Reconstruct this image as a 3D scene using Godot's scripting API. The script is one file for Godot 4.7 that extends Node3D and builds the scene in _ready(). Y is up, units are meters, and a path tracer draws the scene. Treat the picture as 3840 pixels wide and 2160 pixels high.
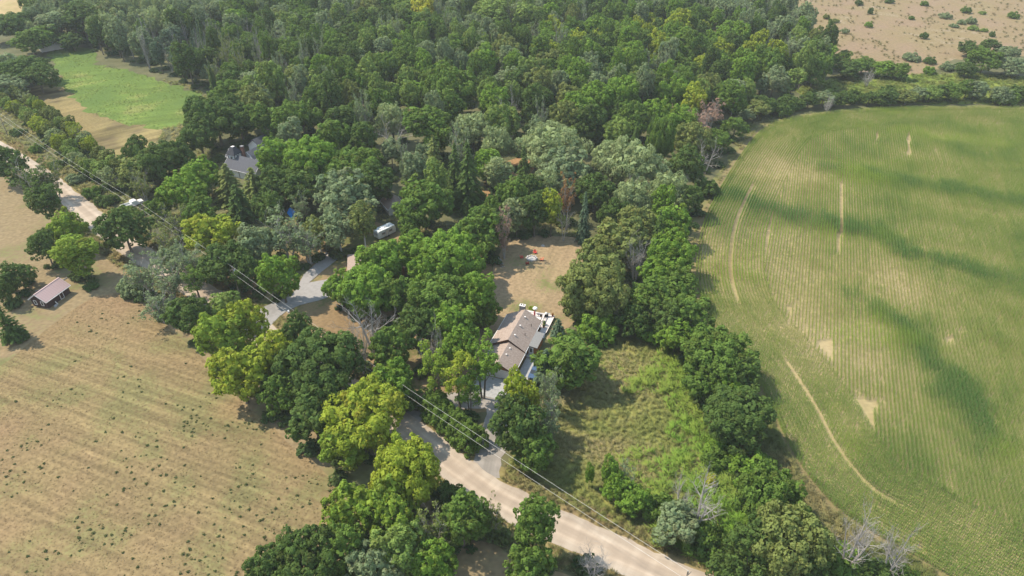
extends Node3D
# An aerial view over a wooded country property: gravel road, hay field, brown-roofed house, woods and a corn field.

const SUN_TO := Vector3(0.57, -0.80, 0.16)   # the way sunlight travels
var rng := RandomNumberGenerator.new()
var noise_a := FastNoiseLite.new()
var noise_b := FastNoiseLite.new()
var noise_c := FastNoiseLite.new()

func _ready():
	# camera, sky, sun, exposure
	var cam := Camera3D.new()
	cam.name = "camera"
	cam.fov = 45.07
	cam.near = 0.5
	cam.far = 4000.0
	cam.position = Vector3(0, 100, 0)
	cam.rotation_degrees = Vector3(-34.5, 0, 0)
	add_child(cam)
	cam.current = true
	var env := Environment.new()
	var sky_mat := ProceduralSkyMaterial.new()
	sky_mat.sky_top_color = Color(0.55, 0.64, 0.74)
	sky_mat.sky_horizon_color = Color(0.84, 0.86, 0.87)
	sky_mat.sky_curve = 0.18
	sky_mat.sky_energy_multiplier = 1.2
	sky_mat.ground_bottom_color = Color(0.30, 0.32, 0.26)
	sky_mat.ground_horizon_color = Color(0.70, 0.74, 0.74)
	var sky := Sky.new()
	sky.sky_material = sky_mat
	env.background_mode = Environment.BG_SKY
	env.sky = sky
	env.tonemap_mode = Environment.TONE_MAPPER_LINEAR
	env.tonemap_exposure = 1.48
	env.fog_enabled = true
	env.fog_density = 0.00016
	env.fog_light_color = Color(0.88, 0.90, 0.90)
	env.sdfgi_enabled = true
	env.ssao_enabled = true
	env.ssil_enabled = true
	var we := WorldEnvironment.new()
	we.name = "world_environment"
	we.environment = env
	add_child(we)
	var sun := DirectionalLight3D.new()
	sun.name = "sun"
	sun.light_energy = 1.42
	sun.light_color = Color(1.0, 0.955, 0.88)
	sun.light_angular_distance = 0.9
	sun.shadow_enabled = true
	sun.look_at_from_position(Vector3.ZERO, SUN_TO, Vector3.UP)
	add_child(sun)
	# what it all stands on, then the things
	rng.seed = 20240811
	noise_a.seed = 3
	noise_b.seed = 11
	noise_c.seed = 29
	for n in [noise_a, noise_b, noise_c]:
		n.noise_type = FastNoiseLite.TYPE_SIMPLEX_SMOOTH
		n.fractal_octaves = 3
	noise_a.frequency = 0.012
	noise_b.frequency = 0.06
	noise_c.frequency = 0.8
	make_materials()
	make_ground()
	make_prototypes()
	plant_trees()
	plant_hedgerow()
	plant_woods()
	plant_low_growth()
	plant_corn()
	brown_house()
	brown_house_deck()
	dark_shed()
	neighbour_house()
	timbered_house()
	yard_things()
	power_line()

const TREES := [
	["round","lt",-67.0,-129.5,3.9,9,"light green maple in the row between the hay field and road, beside the gravel bend"],
	["round","y2",-61.4,-115.4,5.6,13,"yellow green maple at the upper end of the hay field row"],
	["round","yg",-58.8,-120.3,4.7,13,"tall yellow green maple behind the hay field row opposite the stony drive mouth"],
	["round","yg",-54.2,-104.0,5.7,14,"brightest yellow maple leaning out over the hay field, with a low skirt"],
	["round","yg",-48.5,-109.5,4.7,14,"olive yellow maple squeezed between two dark oaks in the hay field row"],
	["round","dk",-45.4,-114.8,3.9,13,"dark green oak at the back of the hay field row, beneath the wires"],
	["broad","dk",-38.6,-105.3,7.8,15,"huge dark green oak, broadest in the hay field row"],
	["round","dk",-37.0,-93.2,5.3,11,"dark low oak hanging over the hay field edge below the huge oak"],
	["round","md",-45.9,-100.8,3.9,10,"mid green tree filling the gap beneath the yellow maples on the hay field"],
	["broad","yg",-27.9,-91.6,7.9,14,"broad yellow green maple by the gravel road with a dead limb at its foot"],
	["round","y2",-30.4,-86.3,4.4,11,"yellow green skirt maple at the hay field edge below the broad one"],
	["broad","yg",-17.9,-78.6,6.1,14,"rounded yellow green maple on the road verge opposite the garage drive"],
	["round","y2",-18.8,-70.5,4.8,13,"yellow green maple two along from the garage drive, over the verge"],
	["round","y2",-26.1,-71.7,4.6,12,"greenish yellow maple standing in the hay field corner"],
	["round","lt",-17.5,-65.1,4.3,12,"pale green tree at the foot of the verge clump"],
	["round","md",-25.5,-65.2,3.7,11,"mid green tree joining the hay field corner to the dark oak"],
	["broad","dk",-31.3,-62.0,5.5,12,"dark green oak cut by the bottom edge, hay field side"],
	["round","dk",-36.2,-61.5,3.6,10,"small dark oak farthest out into the hay field at the bottom edge"],
	["round","gy",-20.6,-61.2,4.1,11,"grey green tree at the bottom edge between dark oak and verge clump"],
	["round","br",-12.2,-62.9,3.5,10,"bright green low tree at the bottom edge of the verge clump"],
	["round","md",-7.9,-70.1,4.3,11,"mid green tree with grey twigs beside the gravel road verge"],
	["half","ol",-12.4,-68.5,3.1,10,"browned thin tree in the verge clump, half bare"],
	["half","ol",-3.1,-72.4,2.0,8,"small half dead grey brown tree at the roadside"],
	["tall","md",3.9,-67.7,3.4,15,"tall ragged green tree standing alone against the gravel road"],
	["round","md",2.8,-62.9,3.5,10,"green tree at the base of the tall roadside one, bottom edge"],
	["dead","sn",-25.0,-89.1,2.9,8,"white dead limbs at the foot of the broad yellow maple"],
	["dead","sn",12.7,-64.4,3.2,7,"bare grey bush on the road edge at the picture's bottom"],
	["bush","dk",-11.2,-79.1,2.8,5,"dark bush between the rounded yellow maple and gravel road"],
	["bush","ol",-6.5,-72.2,2.2,4,"olive scrub on the road verge"],
	["round","dk",-72.8,-125.5,5.2,11,"dark green tree at the top corner of the hay field"],
	["sparse","y2",-15.2,-104.1,3.8,15,"bright thin ash with bare leader, first of the clump before the brown house"],
	["sparse","yg",-10.5,-101.8,4.0,15,"bright thin ash in the middle of the clump before the brown house"],
	["sparse","br",-6.0,-105.3,4.1,15,"leafy bright ash touching the garage roof of the brown house"],
	["sparse","br",-8.4,-100.0,2.6,11,"short bright ash over the circular drive"],
	["dead","sn",-15.0,-110.7,1.6,15,"bare grey snag among the ashes before the brown house"],
	["round","br",-11.9,-118.9,5.0,13,"fresh green maple beside the ridge of the brown house"],
	["round","br",-11.7,-112.9,4.2,11,"fresh green maple low in front of the brown house lawn"],
	["round","md",-6.8,-127.2,2.4,7,"green tree in the shade at the lawn end of the brown house"],
	["round","dk",-20.7,-120.4,4.8,12,"dark rounded tree on the front lawn of the brown house"],
	["round","md",-25.4,-113.5,4.5,12,"mid green tree beside the bare grey snags on the front lawn"],
	["round","br",-24.0,-103.7,4.4,11,"bright green tree over the shaded end of the circular drive"],
	["bush","dk",-22.2,-102.3,3.6,6,"dark shrub shading the end of the circular drive"],
	["dead","sn",-30.8,-119.5,6.0,14,"large bare grey tree on the neighbours' dry lawn"],
	["dead","sn",-31.8,-112.8,3.3,13,"bare dark trunked tree beneath the large bare grey one"],
	["dead","sn",-17.9,-113.1,3.0,9,"fallen looking bare boughs on the front lawn"],
	["round","dk",0.9,-90.4,5.2,14,"dark green tree guarding the drive mouth of the brown house"],
	["round","yg",1.5,-94.9,3.7,15,"tree with a yellow green top beside the drive mouth"],
	["round","md",4.1,-86.5,3.7,9,"low green tree between the drive mouth and meadow"],
	["half","gy",7.5,-100.2,2.6,11,"grey twiggy thin tree behind the drive mouth trees"],
	["half","gy",7.3,-93.4,2.7,9,"dying grey tree on the meadow side of the drive"],
	["round","md",11.0,-109.7,6.4,12,"big rounded green tree shading the porch of the brown house"],
	["spruce","bg",6.9,-109.1,3.5,10,"grey green spruce against the walk of the brown house"],
	["bush","br",19.2,-125.9,4.7,7,"bright shrub thicket behind the porch tree"],
	["cedar","bg",10.6,-125.7,2.0,5,"small grey green juniper at the deck corner"],
	["broad","ol",19.0,-132.6,7.2,16,"large open crowned walnut at the lawn edge, limbs showing"],
	["round","ol",15.0,-131.0,4.2,10,"olive lower half of the thicket beside the walnut"],
	["round","ol",28.1,-156.0,7.2,14,"olive oak behind the walnut"],
	["round","ol",21.9,-150.1,5.0,12,"olive tree between walnut and lawn corner spruce"],
	["round","ol",33.7,-165.5,5.4,13,"olive tree beyond the bare grey snag"],
	["dead","sn",31.4,-148.2,4.2,12,"wide bare grey snag between walnut and the corn field"],
	["round","br",43.4,-165.5,5.6,13,"bright green ash at the corn field edge beyond the snag"],
	["broad","br",40.2,-148.7,5.8,13,"bright green spreading ash at the corn field edge beside the snag"],
	["round","br",35.7,-141.8,4.7,11,"bright green tree low beside the bare snag"],
	["round","md",39.5,-136.6,5.3,11,"mid green ash at the corn field edge beside the soil strip"],
	["round","md",31.5,-130.9,5.5,11,"mid green tree behind the meadow thicket"],
	["round","md",39.9,-124.8,5.5,11,"mid green ash at the narrow point of the corn field edge"],
	["round","dk",35.1,-124.8,4.7,10,"dark tree at the meadow's top corner"],
	["broad","md",43.4,-110.6,7.1,12,"broad dark tree between meadow and corn field"],
	["round","md",40.5,-113.1,4.5,9,"mid green tree on the meadow flank of the broad dark one"],
	["round","dk",46.5,-105.6,3.9,9,"dark tree in the meadow hedge, corn field flank"],
	["broad","dk",42.3,-93.5,6.5,11,"large round dark tree standing alone between meadow and corn field"],
	["bush","br",42.6,-85.3,3.6,5,"bright shrub below the large round dark tree"],
	["bush","md",37.5,-87.6,2.9,4,"mid green shrub in the tall weeds"],
	["bush","ye",35.7,-83.0,1.1,3,"small yellow bush among the tall weeds"],
	["tall","br",17.1,-81.5,1.5,8,"slim bright sapling in the meadow"],
	["tall","br",13.7,-82.1,0.8,6,"slimmest bright sapling in the meadow grass"],
	["round","br",17.8,-79.2,2.3,7,"bright green young ash in the meadow clump"],
	["round","br",20.6,-77.4,3.0,6,"bright low ash in the meadow clump"],
	["half","gy",20.0,-81.6,1.8,6,"grey half dead sapling in the meadow clump"],
	["bush","md",24.5,-76.6,2.7,5,"shrub between meadow clump and big bare bush"],
	["dead","sn",31.1,-73.8,5.1,11,"biggest bare white limbed tree by the road at the meadow's foot"],
	["dead","sn",28.4,-75.9,2.9,9,"twin bare grey tree beside the biggest bare one"],
	["round","gy",26.7,-71.3,3.9,7,"grey green undergrowth tree below the bare limbs"],
	["bush","md",31.3,-70.7,3.2,5,"shrub under the biggest bare tree"],
	["broad","md",42.4,-73.4,5.3,13,"large green tree at the meadow's foot beside the corn"],
	["broad","ol",42.0,-64.8,5.8,14,"largest olive tree at the bottom edge beside the corn"],
	["round","dk",36.8,-65.2,4.0,11,"dark green tree at the road edge beside the largest olive one"],
	["bush","dk",33.8,-65.2,3.1,5,"dark roadside shrub at the bottom edge"],
	["dead","sn",53.0,-65.8,4.4,12,"tall bare white tree in the corn corner at the bottom edge"],
	["dead","sn",58.8,-64.5,3.4,11,"bare white tree farthest into the corn corner"],
	["bush","md",50.9,-64.9,3.7,5,"green shrub beneath the bare white trees"],
	["bush","dk",57.1,-63.8,3.1,4,"dark shrub at the feet of the bare white trees"],
	["round","dk",45.1,-61.9,3.0,9,"dark tree at the bottom edge beside the bare white trees"],
	["round","br",-33.0,-146.3,6.5,13,"bright walnut beside the neighbours' tan roof"],
	["broad","br",-14.9,-145.4,8.6,15,"broad bright walnut over the blue pool"],
	["round","br",-20.3,-139.3,4.8,13,"bright walnut in front of the blue pool"],
	["broad","md",-16.6,-128.9,7.1,13,"broad green tree between the pool and brown house"],
	["round","md",-9.2,-158.1,6.3,14,"green tree behind the pool towards the spruces"],
	["tall","br",-7.8,-130.7,4.0,15,"tall fresh maple overlooking the lawn"],
	["round","md",-5.8,-128.7,3.3,9,"green tree at the shaded lawn edge below the tall maple"],
	["broad","br",-33.6,-132.9,7.2,13,"broad bright walnut before the neighbours' house"],
	["round","br",-41.3,-137.5,4.0,10,"smaller bright walnut at the paved drive edge"],
	["round","md",-26.7,-132.5,4.6,12,"mid green tree between the two broad walnuts"],
	["round","br",-55.7,-139.1,5.2,13,"fresh green maple standing alone in the drive fork"],
	["round","dk",-72.2,-146.3,6.1,12,"dark tree by the road beneath the wires"],
	["round","yg",-80.2,-160.1,7.0,13,"round yellow green maple beside the wires"],
	["round","dk",-65.5,-143.6,3.9,11,"dark tree shading the utility pole"],
	["round","gy",-65.7,-156.0,5.4,12,"grey green poplar by the shaded drive"],
	["half","gy",-59.4,-158.0,6.3,13,"silvery poplar with bare broken limbs"],
	["half","gy",-53.8,-156.0,4.4,11,"drooping silvery poplar side over the paved drive"],
	["half","gy",-61.3,-178.8,3.0,9,"small silvery top by the blue tarp"],
	["round","gy",-47.0,-176.1,8.3,16,"big silver birch with white limbs near the camper"],
	["round","gy",-46.7,-162.2,5.3,12,"grey green birch crown below the big silver birch"],
	["tall","ol",-40.2,-163.4,3.6,14,"olive slim birch between big birch and the camper"],
	["round","ol",-52.2,-162.2,4.3,10,"olive tree between silver poplar and birch"],
	["round","md",-24.9,-174.9,7.4,16,"dense round green maple beside the camper"],
	["round","md",-28.2,-167.7,4.4,11,"lower green maple flank right behind the camper"],
	["spruce","dk",-12.9,-187.4,5.9,22,"tallest dark spruce with drooping boughs"],
	["spruce","ol",-24.3,-200.5,5.0,19,"olive spruce beside the tallest one"],
	["spruce","dk",-17.3,-194.7,4.4,19,"dark spruce between the two tall ones"],
	["half","pk",-2.1,-159.5,2.7,13,"dying pinkish brown tree at the lawn edge"],
	["round","dk",-5.2,-164.4,4.3,12,"dark tree beside the dying pinkish one"],
	["tall","md",-0.6,-177.3,4.5,15,"green tree with rounded top behind the lawn"],
	["tall","gg",1.3,-171.1,3.8,12,"grey willow by the lawn's far edge"],
	["tall","dk",6.3,-171.2,4.0,14,"dark tree at the lawn's far edge"],
	["tall","yg",11.0,-171.3,3.1,15,"narrow bright yellow green tree behind the fire pit"],
	["half","rb",15.6,-178.4,3.0,14,"rusty topped dying tree behind the fire pit"],
	["dead","sn",14.5,-168.8,2.2,11,"bare grey tree behind the fire pit"],
	["spruce","bg",19.9,-168.5,2.6,16,"blue green spruce at the lawn corner"],
	["round","dk",5.0,-185.9,4.7,12,"dark tree by the sunny clearing"],
	["round","md",-5.4,-174.6,4.1,11,"green tree behind the dying pinkish one"],
	["tall","gg",-4.0,-194.3,4.4,14,"tall pale willow beside the sunny clearing"],
	["willow","gg",12.6,-213.6,10.4,16,"biggest pale willow behind the sunny clearing"],
	["round","gy",16.6,-194.4,7.8,15,"grey green poplar in front of the biggest willow"],
	["willow","gg",9.7,-188.1,4.8,12,"low pale willow at the clearing edge"],
	["willow","gg",32.1,-202.6,6.5,16,"pale willow beside the tall one on the corn field side"],
	["willow","gg",38.3,-198.2,9.3,17,"largest pale willow towards the corn field"],
	["willow","gg",34.5,-179.1,5.7,13,"pale willow in front of the largest one"],
	["willow","gg",45.8,-184.2,5.8,13,"dusky willow at the corn field edge"],
	["round","dk",24.8,-184.7,5.9,13,"dark tree between the pale willows"],
	["round","dk",28.5,-171.1,4.0,12,"dark tree at the feet of the willows"],
	["dead","sn",34.6,-183.3,3.5,12,"bare forked snag before the largest willow"],
	["willow","gg",-13.7,-232.4,6.4,14,"pale willow beyond the tall spruces"],
	["willow","gg",-5.0,-218.2,5.3,14,"pale willow round the bare tall poles"],
	["dead","sn",-1.8,-238.3,4.5,18,"tall bare poles in the middle of the woods"],
	["willow","gg",-43.0,-238.3,6.2,15,"pale silvery willow beyond the spruces, bare beneath"],
	["dead","sn",-41.6,-227.0,6.3,12,"bare grey thicket below the silvery willow"],
	["tall","md",-28.8,-225.4,7.6,19,"tall mid green tree beyond the spruces"],
	["round","md",-25.1,-220.9,6.2,15,"green tree behind the tallest spruce"],
	["broad","md",-22.6,-264.1,9.2,21,"huge dark topped maple, highest in the woods"],
	["round","md",-24.7,-250.1,7.4,17,"green maple before the highest one"],
	["round","lt",-3.9,-234.1,6.1,17,"fresh green maple behind the bare tall poles"],
	["round","br",-74.2,-207.3,6.9,14,"bright maple close beside the timbered house"],
	["broad","br",-62.2,-202.6,8.7,16,"broad bright maple between timbered house and birch"],
	["round","md",-60.9,-219.4,6.6,16,"green maple behind the broad bright one"],
	["broad","md",-49.5,-198.0,8.6,15,"broad green maple before the spruces"],
	["round","dk",-41.3,-188.8,5.9,14,"dark tree on the camper side of the broad maple"],
	["round","dk",-62.5,-187.3,6.6,13,"dark tree in front of the broad bright maple"],
	["round","dk",-71.5,-190.0,6.0,13,"dark tree before the timbered house's eave"],
	["spruce","ol",-77.8,-190.0,6.0,13,"dull spruce before the timbered house"],
	["spruce","ol",-86.5,-192.7,5.8,13,"dusty olive spruce at the timbered house front"],
	["spruce","dk",-79.6,-180.6,5.3,12,"dark spruce behind the round yellow green maple"],
	["round","dk",-68.1,-173.5,5.2,12,"dark tree behind the silvery poplar"],
	["round","br",-95.7,-195.5,6.1,13,"bright tree facing the timbered house"],
	["round","br",-95.9,-180.9,6.9,14,"bright green walnut beside the white truck"],
	["round","md",-88.5,-173.4,4.9,10,"green tree before the white truck"],
	["half","ol",-94.0,-169.8,4.4,9,"grey brushy tree under the wires"],
	["half","ol",-91.8,-159.0,3.8,9,"thin brushy tree over the gravel road"],
	["tall","ol",-117.9,-199.7,5.2,12,"yellowing cedar beside the white truck"],
	["half","ol",-112.6,-191.0,4.1,10,"straggly yellowing tree over the white truck"],
	["broad","dk",-112.3,-204.0,7.8,15,"dark oak at the lower end of the green field"],
	["round","dk",-121.9,-210.5,4.4,13,"dark leading edge tree at the green field corner"],
	["round","dk",-106.4,-206.0,5.6,14,"dark oak between green field and timbered house"],
	["broad","dk",-105.3,-237.3,9.3,18,"huge dark oak at the green field's corner"],
	["round","dk",-106.7,-224.3,6.5,15,"dark oak below the huge one beside the green field"],
	["round","dk",-97.3,-237.6,7.1,16,"dark tree behind the timbered house"],
	["round","ol",-96.7,-253.9,6.6,16,"olive topped tree behind the timbered house"],
	["tall","md",-88.4,-234.1,5.0,17,"slim green tree beyond the timbered house"],
	["tall","md",-79.9,-232.2,5.3,17,"fresh green slim tree beyond the timbered house gable"],
	["tall","y2",-109.5,-149.1,5.0,13,"yellow green maple shading the dark shed, ivy at its foot"],
	["round","y2",-120.2,-164.0,4.7,12,"yellow green maple beyond the one shading the shed"],
	["tall","dk",-121.7,-155.0,3.7,11,"dark green tree behind the shed roof"],
	["round","dk",-122.9,-144.6,4.0,8,"dark oak beside the shed by the mown track"],
	["round","dk",-123.0,-137.6,2.3,8,"dark oak cut off at the picture edge near the shed"],
	["pine","dk",-113.6,-124.0,3.4,11,"dark pine below the shed at the picture edge"],
	["round","dk",-104.2,-162.3,6.4,13,"dark spreading maple beside the gravel road"],
	["half","gy",-89.8,-141.8,4.5,11,"grey half bare tree by the road"],
	["bush","gy",-94.8,-142.6,3.6,5,"grey green brush beside the half bare tree"],
	["half","gy",-83.7,-140.1,4.8,11,"largest half bare tree by the road, branches splayed"],
	["half","gy",-81.7,-147.3,4.4,11,"thin half bare tree towards the wires"],
	["sparse","md",-76.6,-138.9,3.5,10,"thin green tree over the gravel road"],
	["half","gy",-82.4,-131.1,4.1,8,"grey brush at the top corner of the hay field"],
	["round","gy",-87.0,-151.1,3.7,9,"grey green low tree by the road bend"],
	["tall","dk",-132.3,-176.0,4.7,14,"dark tree by the road opposite the tree plantation"],
	["half","dk",-145.9,-191.4,6.0,13,"dark twiggy tree at the road opposite the plantation"],
	["round","dk",-161.1,-205.8,5.3,13,"dark tree at the picture edge by the road"],
	["half","ol",-141.8,-195.2,4.2,11,"brownish twiggy tree overhanging the road"],
	["broad","dk",-212.1,-302.2,10.4,12,"dark domed tree by the green field's bare corner"],
	["round","gy",-209.5,-285.4,7.6,10,"grey green tree before the dark domed one"],
	["round","dk",-201.7,-293.9,7.8,11,"dark round tree casting shade on the green field"],
	["round","gy",-225.3,-310.7,7.8,11,"grey tree cut by the picture edge above the plantation"],
	["broad","dk",-260.4,-375.7,11.6,14,"dark tree by the pale corner field"],
	["round","md",-234.6,-358.1,8.0,12,"green tree behind the white shed roof"],
	["round","md",-237.4,-350.8,9.0,12,"green tree beside the white shed roof"],
	["tall","gy",-231.6,-369.4,9.4,17,"grey poplar behind the white shed roof"],
	["tall","dk",-221.6,-372.6,10.2,19,"tall dark poplar by the green field's head"],
	["round","dk",-221.0,-357.6,6.0,9,"dark low tree at the green field's head"],
	["bush","gy",253.2,-424.3,3.5,4,"round grey green bush on the dry pasture, biggest of the scattered ones"],
	["bush","md",272.4,-437.1,2.9,4,"green bush high on the dry pasture above the grey pair"],
	["bush","gy",255.6,-410.6,2.5,3,"grey bush in the pasture pair, woods side"],
	["bush","gy",261.4,-411.2,2.9,4,"taller grey bush in the pasture pair"],
	["bush","lt",255.1,-397.4,2.9,3,"whitish green bush below the pasture pair"],
	["bush","md",292.9,-424.3,3.0,4,"green bush near the picture's edge on the pasture"],
	["bush","br",199.8,-404.0,2.2,4,"bright upright bush alone in the pasture's middle"],
	["bush","dk",219.3,-379.8,2.1,4,"dark upright bush low on the pasture"],
	["bush","md",231.9,-420.9,1.8,2.5,"small green bush midway up the pasture"],
	["bush","gy",181.0,-390.5,2.2,3.5,"grey bush on the woods side of the pasture"],
	["bush","dk",213.7,-434.1,1.7,4,"dark narrow bush high on the pasture"],
	["bush","dk",216.1,-457.0,2.5,4,"dark bush at the picture's top over the pasture"],
	["spruce","gy",167.6,-413.5,5.0,9,"grey conifer at the pasture's woods edge"],
	["bush","gy",161.4,-409.4,3.2,4,"dull bush beside the grey conifer"],
	["bush","ol",157.8,-424.3,2.8,4,"dull bush between grey conifer and woods"],
	["bush","ol",183.3,-422.6,2.1,3,"brownish bush past the grey conifer"],
	["bush","ol",184.8,-414.4,2.3,2.5,"low brownish bush past the grey conifer, lower one"],
	["bush","md",256.4,-456.1,2.5,3,"green bush at the pasture's top"],
	["bush","md",161.4,-379.3,1.5,3,"small upright bush at the pasture's lower woods corner"],
	["bush","dk",257.7,-384.1,1.7,3,"small dark bush below the whitish one"],
	["bush","lt",280.3,-433.5,2.1,2,"low pale bush beside the topmost green one"],
	["bush","gy",247.9,-403.8,2.7,2,"low grey sprawling bush left alone below the biggest pasture bush"],
	["bush","lt",259.3,-394.3,2.0,2,"pale low bush beside the whitish one"],
	["bush","dk",238.1,-462.7,2.8,3,"dark bush at the top edge midway along the pasture"],
	["bush","dk",200.4,-336.1,2.9,4,"dark bush by the sandy bank"],
	["bush","gy",203.2,-325.4,3.2,4,"grey green bush on the sandy ground"],
	["bush","br",191.5,-319.4,2.6,4,"bright bush on the green strip's edge below the bank"],
	["bush","gy",193.6,-340.7,3.9,4,"pale feathery bush at the sandy bank"],
	["round","br",144.6,-325.9,5.9,11,"rounded green tree at the woods' end by the pasture"],
	["round","dk",150.6,-312.6,6.1,8,"shrubby tree next to the woods above the green strip"],
	["round","md",160.2,-318.5,5.8,8,"second shrubby tree from the woods above the green strip"],
	["round","br",166.6,-314.5,5.4,7,"third shrubby tree from the woods above the green strip"],
	["round","md",173.8,-312.2,5.4,7,"last shrubby tree above the green strip, by the bank"],
	["round","md",154.2,-327.1,4.4,8,"shrubby tree behind the rounded green one's neighbours"],
	["round","dk",224.6,-346.4,5.1,7,"dark shrubby tree under the pasture, bank end"],
	["round","dk",237.3,-351.3,5.5,7,"dark shrubby tree under the pasture, middle"],
	["round","gy",240.0,-340.3,5.4,7,"grey shrubby tree under the pasture at the picture's edge"],
	["round","md",215.8,-319.7,7.2,11,"tallest green tree on the bank beyond the green strip"],
	["round","gy",227.3,-316.7,6.9,8,"greyish tree at the picture's edge beyond the green strip"],
	["round","dk",205.1,-314.5,5.4,7,"dark tree at the foot of the tallest bank tree"],
	["dead","sn",125.6,-268.1,2.2,7,"dead grey bush by the corn headland"],
	["dead","sn",155.5,-301.5,3.1,7,"dead grey tree in the green strip"],
	["round","ye",-48.3,-391.5,6.8,19,"yellow tree standing out at the top of the woods"],
	["tall","lt",-9.9,-378.4,10.4,20,"tall pale green tree grove front at the top of the woods"],
	["tall","lt",8.5,-370.1,8.1,20,"tall pale green tree with showing stems at the top of the woods"],
	["round","ye",15.7,-367.2,4.9,13,"yellow topped low tree in the upper woods"],
	["round","br",23.0,-247.5,6.7,16,"bright round tree in the woods beyond the biggest willow"],
	["round","br",31.8,-256.5,6.6,17,"bright green dome beyond the dark walnut"],
	["broad","br",41.3,-260.0,7.0,17,"sunny dome midway along the bright ridge of woods"],
	["broad","md",52.2,-271.6,6.9,17,"green dome on the bright ridge of woods"],
	["broad","br",61.9,-264.5,7.1,17,"bright dome at the shoulder of the woods by the corn"],
	["round","yg",68.6,-255.5,6.0,15,"yellow green dome at the shoulder of the woods"],
	["broad","br",58.5,-238.3,7.4,15,"bright dome facing the corn field"],
	["round","br",51.9,-241.5,6.3,16,"leafy dome behind the corn edge dome"],
	["round","md",42.7,-237.6,6.2,16,"green tree behind the largest willow"],
	["round","dk",27.0,-235.6,6.2,16,"dark round tree behind the biggest willow"],
	["round","ol",18.7,-237.6,5.7,16,"olive brown tree behind the biggest willow"],
	["round","ol",60.9,-222.3,6.2,14,"olive tree on the corn edge beyond the willows"],
	["round","dk",54.0,-201.3,6.0,13,"dark tree on the corn edge beside the largest willow"],
	["half","pk",66.4,-234.6,5.6,13,"pinkish grey dying tree at the corn edge"],
	["half","pk",73.9,-247.9,5.0,12,"brownish dying tree at the woods shoulder"],
	["dead","sn",64.4,-213.2,4.7,11,"leaning grey dead tree over the corn edge"],
	["round","dk",52.3,-183.1,4.7,10,"dark tree on the corn edge below the dusky willow"],
	["round","dk",57.5,-265.5,5.3,17,"dark tree sunk between the bright domes"],
	["round","ol",9.9,-275.1,6.4,17,"golden olive tree in the middle of the woods"],
	["bush","dk",61.3,-197.1,3.7,6,"dark thicket where corn meets the woods"],
	["round","md",71.2,-229.6,5.0,9,"green shrubby tree where the corn headland bends"],
	["round","md",81.6,-242.2,4.9,8,"green shrubby tree past the headland bend"],
	["bush","md",46.3,-86.4,2.2,3.5,"shrub at the meadow's corn side below the large round tree"],
	["bush","br",47.7,-82.1,2.0,3,"bright shrub on the bare strip beside the corn"],
	["bush","br",54.0,-68.4,2.1,3,"bright shrub right beneath the tall bare white tree"],
	["bush","md",62.2,-63.8,2.1,3,"green shrub at the bottom edge past the bare white trees"],
	["round","md",38.3,-104.5,3.5,8,"mid green tree filling the belt above the large round dark tree"],
	["round","br",35.9,-119.2,4.0,8,"bright tree at the belt's bend by the meadow top"],
	["round","br",42.9,-102.1,3.2,8,"bright tree wedged between the broad one and the large round dark tree"],
	["bush","br",31.9,-125.0,3.6,5,"bright thicket at the meadow's top edge"],
	["round","dk",27.2,-125.6,3.6,9,"dark tree behind the meadow's top corner thicket"],
	["bush","br",39.7,-90.5,3.0,4,"bright weeds' shrub at the foot of the large round dark tree"],
	["bush","dk",-184.3,-246.7,2.7,3,"dark bush under the cables farthest up the road"],
	["bush","md",-168.7,-231.1,2.5,3,"green bush under the cables, beside the plantation's middle"],
	["bush","dk",-154.6,-217.6,2.7,3,"dark bush under the cables near the plantation's lower half"],
	["bush","gy",-142.4,-206.5,2.6,3,"grey bush between plantation and gravel road"],
	["bush","md",-132.0,-196.3,2.7,3.5,"green bush between the plantation end and gravel road"],
	["bush","dk",-124.4,-190.9,2.9,4,"dark bush on the road side of the pickup"],
	["bush","md",-116.0,-184.2,2.9,3.5,"green bush before the pickup's tailgate"],
	["half","ol",-124.2,-200.1,3.3,6,"brown bare topped young tree at the plantation end"],
	["round","md",-103.8,-180.3,3.5,7,"low green tree before the teal tarpaulin"],
	["sparse","br",-22.6,-148.2,4.0,12,"thin bright walnut filling the gap between the two broad walnuts behind the tan roof"],
	["round","br",-26.5,-153.0,4.5,11,"small bright walnut between the tan roof and blue pool"],
]
const HAY := [Vector2(-114.0,-110.4),Vector2(-111.0,-118.2),Vector2(-109.4,-125.5),Vector2(-107.2,-134.4),Vector2(-104.3,-141.6),Vector2(-99.8,-143.3),Vector2(-95.4,-141.0),Vector2(-89.5,-137.0),Vector2(-83.9,-132.0),Vector2(-78.2,-126.7),Vector2(-70.0,-119.5),Vector2(-61.5,-110.4),Vector2(-51.9,-100.9),Vector2(-43.5,-93.4),Vector2(-36.0,-87.5),Vector2(-30.3,-81.1),Vector2(-30.3,-74.4),Vector2(-31.7,-69.1),Vector2(-35.4,-63.4),Vector2(-41.0,-57.6),Vector2(-85.7,-57.6),Vector2(-104.1,-84.7)]
const DRY := [Vector2(-264.2,-262.8),Vector2(-184.1,-224.9),Vector2(-156.0,-200.3),Vector2(-137.2,-184.4),Vector2(-117.2,-165.9),Vector2(-99.7,-151.8),Vector2(-85.0,-141.0),Vector2(-72.5,-131.2),Vector2(-62.0,-122.3),Vector2(-50.1,-111.6),Vector2(-37.5,-100.9),Vector2(-24.6,-90.4),Vector2(-16.2,-82.0),Vector2(-9.3,-73.7),Vector2(0.8,-68.3),Vector2(10.2,-64.8),Vector2(18.6,-57.6),Vector2(-92.8,-55.1)]
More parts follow.
